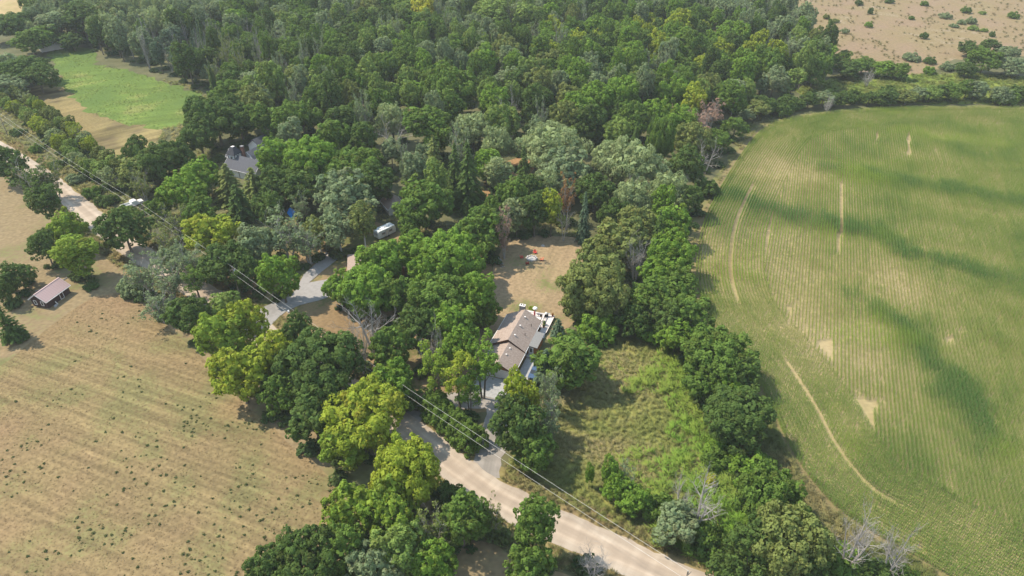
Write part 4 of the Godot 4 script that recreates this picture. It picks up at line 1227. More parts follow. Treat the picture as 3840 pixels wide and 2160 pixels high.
# ---------------------------------------------------------------- low growth
func tuft_mesh(blades: int, h: float, spread: float, w: float) -> ArrayMesh:
	leaves_begin()
	for i in blades:
		var a := rng.randf() * TAU
		var d := Vector3(cos(a), 0, sin(a))
		var lean := rng.randf_range(0.2, 0.9)
		var up := (Vector3.UP + d * lean).normalized()
		var n := (d - up * d.dot(up)).normalized()
		if n.y < 0.0: n = -n
		var hh := h * rng.randf_range(0.6, 1.1)
		var v := rng.randf_range(0.8, 1.2)
		leaf(d * spread * rng.randf() + up * hh * 0.5, (n + Vector3.UP * 0.4).normalized(), up, hh * 0.5, w, (Vector3.UP + d * 0.4).normalized(), Color(v, v, v))
	return leaves_done()

func scatter(poly: Array, count: int, chance: Callable) -> Array:
	var r := bounds(poly)
	var pv := PackedVector2Array(poly)
	var out := []
	for i in count:
		var p := r.position + Vector2(rng.randf(), rng.randf()) * r.size
		if absf(p.x) > 48.0 - p.y * 0.68 or p.y > -52.0:
			continue
		if Geometry2D.is_point_in_polygon(p, pv) and rng.randf() < chance.call(p):
			out.append(p)
	return out

func lay(called: String, label: String, mesh: Mesh, m: Material, spots: Array, lo: float, hi: float, c0: Color, c1: Color):
	var f := []
	var t := []
	for p in spots:
		var s := rng.randf_range(lo, hi)
		f.append(Transform3D(Basis(Vector3.UP, rng.randf() * TAU).scaled(Vector3(s, s * rng.randf_range(0.7, 1.2), s)), Vector3(p.x, 0.03, p.y)))
		var c := c0.lerp(c1, clampf(0.5 + noise_b.get_noise_2d(p.x, p.y) * 1.2 + rng.randf_range(-0.25, 0.25), 0.0, 1.0))
		t.append(c)
	stuff(called, label, mesh, m, f, t)

var CORN_LINE: PackedVector2Array

func plant_low_growth():
	CORN_LINE = smooth_line(CORN_EDGE, 2.0)
	var weed := bush_of(0.5, 0.5, 4, 0.10)
	var tuft := tuft_mesh(14, 0.45, 0.3, 0.035)
	var tall_weed := tuft_mesh(22, 1.1, 0.5, 0.06)
	var low := bush_of(1.6, 1.5, 6, 0.24)
	lay("hay_weeds", "dark green weed tufts dotted over the mown hay field", weed, mat.tinted_leaf,
		scatter(HAY, 11000, func(p): return clampf((p.x + 95.0) / 90.0 * 0.35 + noise_b.get_noise_2d(p.x, p.y) * 1.1 + noise_a.get_noise_2d(p.x * 2.0, p.y * 2.0) * 0.7 - 0.05, 0.015, 0.8) * 0.42), 0.18, 0.62, Color(0.070, 0.120, 0.040), Color(0.125, 0.165, 0.06))
	lay("hay_stubble", "short dry stubble over the hay field", tuft, mat.tinted_leaf, scatter(HAY, 26000, func(_p): return 1.0), 0.2, 0.45, Color(0.260, 0.192, 0.120), Color(0.205, 0.175, 0.090))
	lay("lawn_grass", "parched short grass over the lawn", tuft, mat.tinted_leaf, scatter(LAWN, 7000, func(_p): return 1.0), 0.2, 0.4, Color(0.30, 0.25, 0.16), Color(0.19, 0.20, 0.085))
	lay("meadow_grass", "unmown olive grass over the meadow", tall_weed, mat.tinted_leaf, scatter(MEADOW, 16000, func(_p): return 1.0), 0.4, 0.85, Color(0.270, 0.300, 0.090), Color(0.40, 0.345, 0.165))
	lay("tall_weeds", "tall bright weeds along the meadow's corn side", tall_weed, mat.tinted_leaf,
		scatter(MEADOW, 9000, func(p): return clampf((p.x - 26.0 + (p.y + 100.0) * 0.15) / 12.0 + noise_b.get_noise_2d(p.x, p.y), 0.0, 1.0)), 0.9, 1.7, Color(0.190, 0.340, 0.045), Color(0.28, 0.37, 0.07))
	lay("verge_grass", "dry and green grass along the road verges", tall_weed, mat.tinted_leaf, verge_spots(), 0.35, 0.8, Color(0.28, 0.22, 0.11), Color(0.12, 0.14, 0.04))
	lay("pasture_tufts", "dry tussocks over the far pasture", tall_weed, mat.tinted_leaf, scatter(PASTURE, 5000, func(p): return clampf(0.4 + noise_b.get_noise_2d(p.x, p.y) * 1.5, 0.0, 1.0)), 0.7, 1.6, Color(0.24, 0.18, 0.10), Color(0.15, 0.15, 0.06))
	lay("strip_grass", "green grass of the strip between hedgerow and pasture", tall_weed, mat.tinted_leaf, scatter(STRIP, 5000, func(_p): return 1.0), 0.7, 1.4, Color(0.16, 0.22, 0.05), Color(0.26, 0.27, 0.09))
	lay("field_grass", "green regrowth over the far green field", tall_weed, mat.tinted_leaf, scatter(GREEN, 9000, func(p): return clampf(0.5 + noise_b.get_noise_2d(p.x, p.y) * 1.4, 0.0, 1.0)), 0.25, 0.5, Color(0.12, 0.19, 0.05), Color(0.19, 0.24, 0.075))
	var rough := []
	for i in 70000:
		var q := Vector2(rng.randf_range(-210.0, 110.0), rng.randf_range(-310.0, -54.0)) if i < 46000 else Vector2(rng.randf_range(20.0, 110.0), rng.randf_range(-125.0, -54.0))
		if absf(q.x) < 46.0 - q.y * 0.68 and not inside(q, DRY) and not inside(q, FOREST) and not inside(q, YARD) and not inside(q, GREEN) and not inside(q, STUBBLE) and not right_of(q, CORN_LINE) and not open_ground(q):
			rough.append(q)
	lay("rough_grass", "rough olive grass between the road, meadow and fields", tall_weed, mat.tinted_leaf, rough, 0.5, 1.2, Color(0.20, 0.235, 0.07), Color(0.33, 0.29, 0.13))
	# undergrowth on the floor of the woods and round the feet of the trees
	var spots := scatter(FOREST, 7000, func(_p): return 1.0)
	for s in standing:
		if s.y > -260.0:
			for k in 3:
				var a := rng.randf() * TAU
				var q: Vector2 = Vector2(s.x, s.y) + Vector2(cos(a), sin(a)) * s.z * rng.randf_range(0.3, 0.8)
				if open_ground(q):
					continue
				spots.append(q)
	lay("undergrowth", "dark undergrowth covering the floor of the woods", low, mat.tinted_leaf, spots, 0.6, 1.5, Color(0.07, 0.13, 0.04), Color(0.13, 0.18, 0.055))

func open_ground(q: Vector2) -> bool:
	for p in [HAY, LAWN, DRIVE_N, CLEARING, MEADOW]:
		if inside(q, p): return true
	for l in [ROAD, DRIVE_LOOP, DRIVE_MAIN]:
		for i in l.size() - 1:
			if Geometry2D.get_closest_point_to_segment(q, l[i], l[i + 1]).distance_to(q) < 5.0: return true
	var h := (Vector3(q.x, 0, q.y) - Vector3(0.9, 0, -123.9)).rotated(Vector3.UP, -HOUSE_TURN)
	return absf(h.x) < 8.0 and absf(h.z) < 20.0

func verge_spots() -> Array:
	var out := []
	var line := smooth_line(ROAD, 0.5)
	for k in range(1, line.size()):
		var d := (line[k] - line[k - 1]).normalized()
		for s in [-1.0, 1.0]:
			for j in 5:
				out.append(line[k] + Vector2(-d.y, d.x) * s * rng.randf_range(3.5, 7.0) + d * rng.randf())
	var drives := [DRIVE_LOOP, DRIVE_MAIN]
	return out.filter(func(p):
		for l in drives:
			for i in l.size() - 1:
				if Geometry2D.get_closest_point_to_segment(p, l[i], l[i + 1]).distance_to(p) < 3.0: return false
		return not inside(p, DRIVE_N))

# ---------------------------------------------------------------- corn
func corn_mesh(bend: float) -> ArrayMesh:
	leaves_begin()
	for i in 8:
		var a := (i % 2) * PI + rng.randf_range(-0.8, 0.8)
		var d := Vector3(cos(a), 0, sin(a))
		var y := 0.35 + 0.17 * i
		var l := rng.randf_range(0.24, 0.35) * (1.0 - absf(i - 3.5) * 0.05)
		var v := rng.randf_range(0.8, 1.2)
		var n1 := (Vector3.UP - d * 0.8).normalized()
		leaf(Vector3(0, y, 0) + d * l * 0.35 + Vector3(0, l * 0.3, 0), n1, d + Vector3.UP * 0.9, l * 0.50, 0.065, (Vector3.UP + d * 0.2).normalized(), Color(v, v, v))
		var n2 := (Vector3.UP + d * bend).normalized()
		leaf(Vector3(0, y, 0) + d * l * 0.98 + Vector3(0, l * 0.42, 0), n2, d - Vector3.UP * bend, l * 0.44, 0.06, n2, Color(v * 1.1, v * 1.05, v))
	# stalk and tassel
	for k in 3:
		var a := TAU * k / 3.0
		var d := Vector3(cos(a), 0, sin(a))
		leaf(Vector3(0, 0.9, 0) + d * 0.01, d, Vector3.UP, 0.9, 0.03, d, Color(1.1, 1.1, 0.9))
		leaf(Vector3(0, 1.85, 0) + d * 0.09, (d + Vector3.UP).normalized(), Vector3.UP + d * 0.7, 0.17, 0.03, Vector3.UP, Color(2.2, 1.5, 1.8))
	return leaves_done()

var corn_at := []
var corn_tint := []

func vigour(x: float, z: float) -> float:
	# how green and tall the corn stands: bands of better soil run across the field
	var v := 0.54 + 0.30 * noise_a.get_noise_2d(x * 1.3, z * 1.3) + 0.22 * noise_b.get_noise_2d(x, z)
	for b in BANDS:
		for i in b.size() - 1:
			var q: Vector2 = Geometry2D.get_closest_point_to_segment(Vector2(x, z), b[i], b[i + 1])
			var d := q.distance_to(Vector2(x, z)) + 4.0 * noise_b.get_noise_2d(x * 1.7, z * 1.7) + 2.5 * noise_c.get_noise_2d(x * 0.6, z * 0.6)
			v += exp(-d * d / 16.0) * (0.42 if b == BANDS[0] else 0.30)
	for p in PALE:
		var d: float = Vector2(x - p.x, z - p.y).length() / p.z
		v -= 0.22 * exp(-d * d)
	v -= clampf((-z - 235.0) / 25.0, 0.0, 1.0) * 0.16
	return clampf(v, 0.0, 1.15)

func corn_plant(x: float, z: float, v: float):
	if rng.randf() > 0.78 + 0.3 * v:
		return
	var s := (0.62 + 0.50 * v) * rng.randf_range(0.86, 1.12)
	corn_at.append(Transform3D(Basis(Vector3.UP, rng.randf() * TAU).scaled(Vector3(s, s, s)), Vector3(x + rng.randf_range(-0.07, 0.07), 0.02, z + rng.randf_range(-0.07, 0.07))))
	var c := Color(0.290, 0.315, 0.080).lerp(Color(0.210, 0.300, 0.056), clampf(v * 2.0, 0.0, 1.0)).lerp(Color(0.112, 0.215, 0.050), clampf(v * 2.0 - 1.0, 0.0, 1.0))
	var lime := clampf(noise_a.get_noise_2d(x * 2.0 + 300.0, z * 2.0) * 3.0 - 0.6, 0.0, 1.0)
	c = c.lerp(Color(0.26, 0.36, 0.055), lime * 0.8)
	corn_tint.append(c)

func plant_corn():
	var edge := smooth_line(CORN_EDGE, 2.0)
	var rows := 23
	var gap := 0.78
	# headland: rows that follow the field's edge
	for k in rows:
		var off := 1.0 + gap * k
		var left := 0.0
		for i in range(1, edge.size() - 1):
			var d := (edge[i + 1] - edge[i - 1]).normalized()
			var n := Vector2(d.y, -d.x)
			var a := edge[i] + n * off
			var d2 := (edge[mini(i + 2, edge.size() - 1)] - edge[i]).normalized()
			var b := edge[i + 1] + Vector2(d2.y, -d2.x) * off
			if absf(a.x) > 46.0 - a.y * 0.69 or a.y > -55.0 or (b - a).dot(d) <= 0.0:
				continue
			if k == 11 and (a.y > -205.0 and a.y < -140.0 or a.y > -118.0 and a.x < 66.0):
				continue
			if near_edge(a, edge) < off - 0.35:
				continue
			var v := vigour(a.x, a.y) + 0.16 * noise_b.get_noise_2d(k * 21.0, i * 1.0)
			var l := a.distance_to(b)
			while left < l:
				var p := a.lerp(b, left / l)
				corn_plant(p.x, p.y, v)
				left += 0.30
			left -= l
	# the rest: straight rows, with bare corners where the planter turned short of the headland
	var D := Vector2(sin(0.372), -cos(0.372))
	var S := Vector2(-D.y, D.x)
	var inner := 1.0 + gap * (rows - 1) + 0.35
	for row in 190:
		var c0 := -32.0 + row * gap
		var t := 60.0 + fmod(row * 1.37, 2.0)
		while t < 345.0:
			var w := S * c0 + D * (t + 0.6)
			t += 1.2
			if absf(w.x) > 46.0 - w.y * 0.69 or w.y > -55.0 or w.x < 15.0 or near_edge(w, edge) < inner or not right_of(w, edge):
				continue
			var bare := false
			for q in BARE:
				if inside(w, q): bare = true
			if bare: continue
			var v := vigour(w.x, w.y) + 0.16 * noise_b.get_noise_2d(row * 21.0, t * 0.5)
			for j in 4:
				var p := w + D * (0.30 * j - 0.6)
				corn_plant(p.x, p.y, v)
	stuff("corn", "rows of corn curving round the field's edge and straight beyond", corn_mesh(0.9), mat.tinted_leaf, corn_at, corn_tint)
	print("corn plants: ", corn_at.size())

func near_edge(p: Vector2, edge: PackedVector2Array) -> float:
	var best := 1e9
	var i := 0
	while i < edge.size():
		best = minf(best, edge[i].distance_squared_to(p))
		i += 2
	return sqrt(best)

func right_of(p: Vector2, edge: PackedVector2Array) -> bool:
	var best := 1e9
	var side := 0.0
	var i := 1
	while i < edge.size() - 1:
		var d := edge[i].distance_squared_to(p)
		if d < best:
			best = d
			var e := edge[i + 1] - edge[i - 1]
			side = e.cross(p - edge[i])
		i += 2
	return side < 0.0

# ---------------------------------------------------------------- the brown-roofed house
func house_at(x: float, y: float, z: float) -> Vector3:
	return Vector3(0.9, 0, -123.9) + Vector3(x, y, z).rotated(Vector3.UP, HOUSE_TURN)

func gable(parent: Node, x0: float, x1: float, z0: float, z1: float, xr: float, eave: float, ridge: float, over: float, wall: Material, roof: Material, trim: Material):
	# walls with gable ends under a two-sided roof whose ridge runs along z
	begin()
	var w := [Vector3(x0, 0, z0), Vector3(x1, 0, z0), Vector3(x1, 0, z1), Vector3(x0, 0, z1)]
	for k in 4:
		var n := (k + 1) % 4
		quad(w[k], w[n], w[n] + Vector3(0, eave, 0), w[k] + Vector3(0, eave, 0))
	for z in [z0, z1]:
		tri(Vector3(x0, eave, z), Vector3(x1, eave, z), Vector3(xr, ridge - 0.1, z))
	part("wall", done(), wall, parent)
	var el := eave - over * (ridge - eave) / (xr - x0)
	var er := eave - over * (ridge - eave) / (x1 - xr)
	for s in 2:
		begin()
		if s == 0:
			slope(Vector3(x0 - over, el + 0.12, z1 + over), Vector3(x0 - over, el + 0.12, z0 - over), Vector3(xr, ridge + 0.12, z0 - over), Vector3(xr, ridge + 0.12, z1 + over), 0.12)
		else:
			slope(Vector3(xr + 0.002, ridge + 0.12, z1 + over), Vector3(xr + 0.002, ridge + 0.12, z0 - over), Vector3(x1 + over, er + 0.12, z0 - over), Vector3(x1 + over, er + 0.12, z1 + over), 0.12)
		part("roof", done(), roof, parent)
	begin()
	for z in [z0 - over - 0.03, z1 + over + 0.03]:
		beam(Vector3(x0 - over, el - 0.02, z), Vector3(xr, ridge - 0.02, z), 0.05, 0.24)
		beam(Vector3(xr, ridge - 0.02, z), Vector3(x1 + over, er - 0.02, z), 0.05, 0.24)
	part("fascia", done(), trim, parent)
	for s in [[x0 - over - 0.06, el], [x1 + over + 0.06, er]]:
		begin()
		bx(Vector3(s[0], s[1], (z0 + z1) / 2), Vector3(0.11, 0.11, z1 - z0 + over * 2.0 - 0.02))
		part("gutter", done(), mat.white, parent)

func opening(parent: Node, called: String, at: Vector3, w: float, h: float, turn: float, face: Material, frame: Material, panes := 1):
	# a framed door or window that stands on a wall; turn says which way it looks
	var o := Node3D.new()
	o.name = called
	parent.add_child(o, true)
	o.position = at
	o.rotation.y = turn
	begin()
	bx(Vector3(0, 0, 0.03), Vector3(w, h, 0.06))
	part("panel" if called.contains("door") else "pane", done(), face, o)
	begin()
	for s in [-1.0, 1.0]:
		bx(Vector3(s * (w / 2 + 0.06), 0, 0.05), Vector3(0.12, h + 0.24, 0.12))
		bx(Vector3(0, s * (h / 2 + 0.06), 0.05), Vector3(w - 0.002, 0.12, 0.12))
	for k in panes - 1:
		bx(Vector3(-w / 2 + w * (k + 1) / panes, 0, 0.06), Vector3(0.06, h, 0.05))
	part("frame", done(), frame, o)
	return o

func brown_house():
	var h := thing("house", "brown bungalow with a mottled shingle roof, stepped down over its garage", "house", Vector3(0.9, 0, -123.9), HOUSE_TURN)
	gable(h, -3.8, 3.8, -5.5, 5.5, 0.2, 2.75, 5.0, 0.42, mat.siding_brown, mat.roof_brown, mat.fascia)
	var g := Node3D.new()
	g.name = "garage"
	h.add_child(g)
	gable(g, -3.1, 3.72, 5.52, 12.7, 0.45, 2.45, 4.25, 0.45, mat.siding_brown, mat.roof_brown, mat.fascia)
	opening(h, "garage_door", Vector3(0.35, 1.1, 12.71), 4.9, 2.1, 0.0, mat.off_white, mat.white)
	for z in [-3.4, 0.0, 3.6]:
		begin()
		bx(Vector3(1.0, 4.82, z), Vector3(0.36, 0.3, 0.36))
		part("roof_vent", done(), mat.off_white, h)
	for z in [7.4, 9.6]:
		begin()
		bx(Vector3(1.15, 4.02, z), Vector3(0.34, 0.3, 0.34))
		part("roof_vent", done(), mat.off_white, h)
	for p in [Vector3(2.7, 3.6, 1.6), Vector3(2.9, 3.5, -2.2)]:
		begin()
		tube(p, p + Vector3(0, 0.75, 0), 0.07, 0.07, 8)
		disc(p + Vector3(0, 0.75, 0), 0.07, 8)
		part("vent_pipe", done(), mat.black, h)
	# chimney at the back gable
	var ch := Node3D.new()
	ch.name = "chimney"
	h.add_child(ch)
	begin()
	bx(Vector3(-0.6, 2.85, -6.3), Vector3(1.25, 5.7, 0.8))
	part("stack", done(), mat.flat_roof, ch)
	begin()
	bx(Vector3(-0.6, 5.78, -6.3), Vector3(1.4, 0.16, 0.95))
	part("cap", done(), mat.off_white, ch)
	for s in [-0.3, 0.3]:
		begin()
		tube(Vector3(-0.6 + s, 5.8, -6.3), Vector3(-0.6 + s, 6.05, -6.3), 0.14, 0.14, 8)
		part("flue", done(), mat.black, ch)
	# entry wing with a flat grey roof and a white door
	var e := Node3D.new()
	e.name = "entry_wing"
	h.add_child(e)
	begin()
	bx(Vector3(4.86, 1.25, 0.95), Vector3(2.1, 2.5, 4.9))
	part("wall", done(), mat.siding_brown, e)
	begin()
	slope(Vector3(4.24, 2.82, 3.75), Vector3(4.24, 2.82, -1.8), Vector3(6.25, 2.62, -1.8), Vector3(6.25, 2.62, 3.75), 0.16)
	part("flat_roof", done(), mat.flat_roof, e)
	var d = opening(e, "front_door", Vector3(4.75, 1.1, 3.41), 0.85, 2.0, 0.0, mat.white, mat.white)
	begin()
	bx(Vector3(0, 0.32, 0.075), Vector3(0.5, 1.0, 0.04))
	part("window", done(), mat.glass_dark, d)
	begin()
	bx(Vector3(4.9, 0.2, 4.1), Vector3(1.8, 0.4, 1.3))
	part("step", done(), mat.concrete, e)
	opening(h, "window", Vector3(3.81, 1.45, 4.4), 1.2, 1.0, PI / 2, mat.glass_dark, mat.white, 2)
	for z in [-3.0, 1.5]:
		opening(h, "window", Vector3(-3.81, 1.45, z), 1.5, 1.1, -PI / 2, mat.glass_dark, mat.white, 2)
	begin()
	for x in [-3.05, 3.66]:
		tube(Vector3(x, 0.1, 12.76), Vector3(x, 2.3, 12.76), 0.06, 0.06, 6)
	beam(Vector3(3.66, 2.3, 12.76), Vector3(4.15, 2.3, 12.9), 0.1, 0.1)
	part("downspout", done(), mat.white, h)

func brown_house_deck():
	var t := thing("deck", "pale wooden deck wrapped round the brown house's back corner", "deck", Vector3(0.9, 0, -123.9), HOUSE_TURN)
	begin()
	bx(Vector3(2.0, 0.35, -8.75), Vector3(7.5, 0.55, 5.4))
	bx(Vector3(4.95, 0.35, -5.3), Vector3(1.58, 0.55, 1.48))
	part("skirt", done(), mat.fascia, t)
	# boards, each laid on the skirt
	for k in 38:
		begin()
		var x := -1.75 + 0.2 * k
		bx(Vector3(x + 0.1, 0.68, -8.75 if x < 4.1 else -8.0), Vector3(0.18, 0.09, 5.5 if x < 4.1 else 7.0))
		part("plank", done(), mat.deck, t)
	var rail := Node3D.new()
	rail.name = "railing"
	t.add_child(rail)
	var run := [Vector3(-1.5, 1.75, -9.6), Vector3(3.7, 1.75, -10.0), Vector3(3.95, 1.75, -5.6)]
	for i in 2:
		begin()
		beam(run[i], run[i + 1], 0.24, 0.08)
		part("rail", done(), mat.deck, rail)
		for k in 6:
			begin()
			var p: Vector3 = run[i].lerp(run[i + 1], (k + (0.0 if i == 0 else 0.6)) / 5.6)
			beam(Vector3(p.x, 0.74, p.z), Vector3(p.x, 1.7, p.z), 0.1, 0.1)
			part("post", done(), mat.deck, rail)
	for k in 4:
		begin()
		bx(Vector3(4.95, 0.54 - 0.14 * k, -4.38 + 0.36 * k), Vector3(1.5, 0.08, 0.3))
		part("step", done(), mat.white, t)
	# what stands on it
	var o := thing("patio_umbrella", "folded pink red umbrella standing on the deck behind the rail", "umbrella", house_at(1.5, 0.73, -9.1))
	begin()
	tube(Vector3(0, 0, 0), Vector3(0, 2.3, 0), 0.03, 0.03, 6)
	part("post", done(), mat.steel, o)
	begin()
	tube(Vector3(0, 0.8, 0), Vector3(0, 1.7, 0), 0.24, 0.2, 10)
	tube(Vector3(0, 1.7, 0), Vector3(0, 2.3, 0), 0.2, 0.0, 10)
	part("canopy", done(), plain(Color(0.50, 0.13, 0.14)), o)
	o = thing("patio_umbrella", "open white umbrella by the back of the deck, dome shaped", "umbrella", house_at(1.05, 0.73, -10.9))
	begin()
	tube(Vector3(0, 0, 0), Vector3(0, 1.9, 0), 0.03, 0.03, 6)
	part("post", done(), mat.steel, o)
	begin()
	dome(Vector3(0, 1.35, 0), 0.6, 0.45)
	part("canopy", done(), mat.white, o)
	o = thing("barbecue", "black barbecue with a white lid on the open deck", "barbecue", house_at(3.95, 0.73, -10.5), HOUSE_TURN + 0.3)
	begin()
	bx(Vector3(0, 0.45, 0), Vector3(1.0, 0.75, 0.55))
	part("cabinet", done(), mat.black, o)
	begin()
	dome(Vector3(0, 0.84, 0), 0.42, 0.36)
	part("lid", done(), mat.off_white, o)
	for s in [-0.75, 0.75]:
		begin()
		bx(Vector3(s, 0.82, 0), Vector3(0.45, 0.05, 0.5))
		part("side_shelf", done(), mat.grey, o)
	o = thing("patio_table", "low pale patio table ringed by the deck rail", "table", house_at(2.6, 0.73, -8.3), HOUSE_TURN)
	begin()
	bx(Vector3(0, 0.7, 0), Vector3(1.5, 0.06, 0.9))
	part("table_top", done(), mat.off_white, o)
	for c in [Vector2(-0.6, -0.35), Vector2(0.6, -0.35), Vector2(0.6, 0.35), Vector2(-0.6, 0.35)]:
		begin()
		bx(Vector3(c.x, 0.335, c.y), Vector3(0.07, 0.67, 0.07))
		part("leg", done(), mat.off_white, o)
	var seats := [["brown patio chair against the wall of the brown house", Vector3(0.6, 0.73, -7.6)], ["brown patio chair by the chimney end of the deck", Vector3(-0.5, 0.73, -8.2)], ["brown patio chair at the deck table's far side", Vector3(3.0, 0.73, -9.3)]]
	for s in seats:
		o = thing("patio_chair", s[0], "chair", house_at(s[1].x, s[1].y, s[1].z), rng.randf() * TAU)
		begin()
		bx(Vector3(0, 0.42, 0), Vector3(0.55, 0.08, 0.55))
		part("seat", done(), mat.bark, o)
		begin()
		bx(Vector3(0, 0.75, -0.26), Vector3(0.55, 0.55, 0.07), 0.0)
		part("backrest", done(), mat.bark, o)
		for c in [Vector2(-0.23, -0.23), Vector2(0.23, -0.23), Vector2(0.23, 0.23), Vector2(-0.23, 0.23)]:
			begin()
			bx(Vector3(c.x, 0.19, c.y), Vector3(0.05, 0.38, 0.05))
			part("leg", done(), mat.bark, o)
	potted("leafy potted plant spilling over the deck's side strip", house_at(4.6, 0.73, -7.2), 0.6, "dk")
	potted("second leafy pot on the side strip, nearer the steps", house_at(4.7, 0.73, -6.2), 0.5, "ol")
	potted("dark planter on the outermost corner of the deck", house_at(5.4, 0.73, -11.1), 0.4, "rb")
	plant("bush", "lt", house_at(-2.6, 0, -8.0).x, house_at(-2.6, 0, -8.0).z, 1.5, 1.8, "yellowish shrub by the brown house chimney")
	plant("bush", "yg", house_at(-0.4, 0, -12.6).x, house_at(-0.4, 0, -12.6).z, 0.9, 1.1, "small yellow shrub behind the deck")

func potted(label: String, at: Vector3, r: float, colour: String):
	var o := thing("potted_plant", label, "plant", at)
	begin()
	tube(Vector3(0, 0, 0), Vector3(0, 0.4, 0), 0.2, 0.27, 10)
	part("pot", done(), mat.terracotta, o)
	leaves_begin()
	for k in 7:
		clump(Vector3(rng.randf_range(-0.5, 0.5) * r, 0.45 + rng.randf() * r, rng.randf_range(-0.5, 0.5) * r), r * 0.4, Vector3.UP, 0.12, 0.8, Color.WHITE)
	part("foliage", leaves_done(), mat[colour], o)

# ---------------------------------------------------------------- other buildings
func dark_shed():
	var t := thing("shed", "dark wooden shed with a pinkish metal roof by the mown track", "shed", Vector3(-114.2, 0, -140.6), -0.255)
	gable(t, -2.25, 2.25, -3.5, 3.5, 0.0, 2.3, 3.9, 0.4, mat.shed_wall, mat.metal_pink, mat.off_white)
	for x in [-1.1, 0.9]:
		opening(t, "window", Vector3(x, 1.25, 3.51), 0.6, 1.0, 0.0, mat.glass_dark, mat.off_white, 1)
	opening(t, "door", Vector3(2.26, 1.0, -0.9), 0.85, 1.75, PI / 2, mat.shed_wall, mat.off_white)
	begin()
	bx(Vector3(0, 3.99, 0), Vector3(0.3, 0.06, 7.9))
	part("ridge_cap", done(), mat.metal_pink, t)
	for k in 12:
		begin()
		var z := -3.6 + k * 0.655
		beam(Vector3(0.12, 3.98, z), Vector3(2.64, 2.17, z), 0.04, 0.05)
		beam(Vector3(-0.12, 3.98, z), Vector3(-2.64, 2.17, z), 0.04, 0.05)
		part("roof_seam", done(), mat.metal_pink, t)
	var o := thing("junk_pile", "pale scrap leaning on the dark shed's long wall", "scrap", Vector3(-111.6, 0, -138.4), -0.3)
	begin()
	beam(Vector3(0, 0.05, 0), Vector3(-0.3, 0.9, 0.2), 0.35, 0.05)
	part("board", done(), mat.off_white, o)
	begin()
	bx(Vector3(0.2, 0.2, 0.8), Vector3(0.5, 0.4, 0.7), 0.4)
	part("box", done(), mat.grey, o)
	plant("bush", "dk", -106.8, -145.3, 1.9, 1.3, "low ivy mound round the foot of the maple by the dark shed")
	for k in 3:
		o = thing("fallen_log", ["grey log by the track behind the dark shed", "second grey log behind the dark shed, nearer its roof corner", "third grey log behind the dark shed, under the dark oak"][k], "log", Vector3(-119.5 + k * 1.9, 0.12, -144.5 - k * 2.6), 0.6 + k * 0.3)
		begin()
		tube(Vector3(-1.1, 0, 0), Vector3(1.1, 0, 0), 0.15, 0.11, 7)
		part("stem", done(), mat.dead, o)

func hip_roof(parent: Node, w: float, d: float, eave: float, ridge: float, over: float, m: Material):
	var a := w / 2 + over
	var b := d / 2 + over
	var r := maxf(0.0, a - b)
	begin()
	var c := [Vector3(-a, eave, -b), Vector3(a, eave, -b), Vector3(a, eave, b), Vector3(-a, eave, b)]
	var p := Vector3(-r, ridge, 0)
	var q := Vector3(r, ridge, 0)
	quad(c[0], c[1], q, p)
	quad(c[2], c[3], p, q)
	tri(c[1], c[2], q)
	tri(c[3], c[0], p)
	quad(c[3], c[2], c[1], c[0])
	part("roof", done(), m, parent)

func neighbour_house():
	var t := thing("house", "neighbours' house with a tan hipped roof, mostly beneath walnut trees", "house", Vector3(-35.6, 0, -154.2), 0.18)
	begin()
	for k in 4:
		var c := [Vector3(-7, 0, -4), Vector3(7, 0, -4), Vector3(7, 0, 4), Vector3(-7, 0, 4)]
		quad(c[k], c[(k + 1) % 4], c[(k + 1) % 4] + Vector3(0, 2.7, 0), c[k] + Vector3(0, 2.7, 0))
	part("wall", done(), mat.siding_brown, t)
	hip_roof(t, 14, 8, 2.7, 4.7, 0.5, mat.tan_roof)
	for x in [-3.0, 0.5]:
		begin()
		bx(Vector3(x, 4.45, 0.9), Vector3(0.35, 0.4, 0.35))
		part("roof_vent", done(), mat.off_white, t)
	for x in [-4.5, 0.0, 4.5]:
		opening(t, "window", Vector3(x, 1.5, 4.01), 1.3, 1.1, 0.0, mat.glass_dark, mat.white, 2)
	# the little white-gabled building behind the camper
	t = thing("cabin", "small white cabin with a trimmed gable in the shade behind the camper", "cabin", Vector3(-36.0, 0, -187.5), 0.5)
	gable(t, -2.4, 2.4, -3.0, 3.0, 0.0, 2.5, 4.3, 0.5, mat.off_white, mat.tan_roof, mat.white)
	opening(t, "door", Vector3(0, 1.05, 3.01), 1.1, 2.0, 0.0, mat.grey, mat.white)
	# a white-roofed shed at the head of the green field
	t = thing("field_shed", "long shed with a white roof at the head of the green field", "shed", Vector3(-234.0, 0, -359.5), -0.85)
	gable(t, -2.4, 2.4, -5.0, 5.0, 0.0, 2.4, 3.3, 0.3, mat.off_white, mat.white, mat.white)

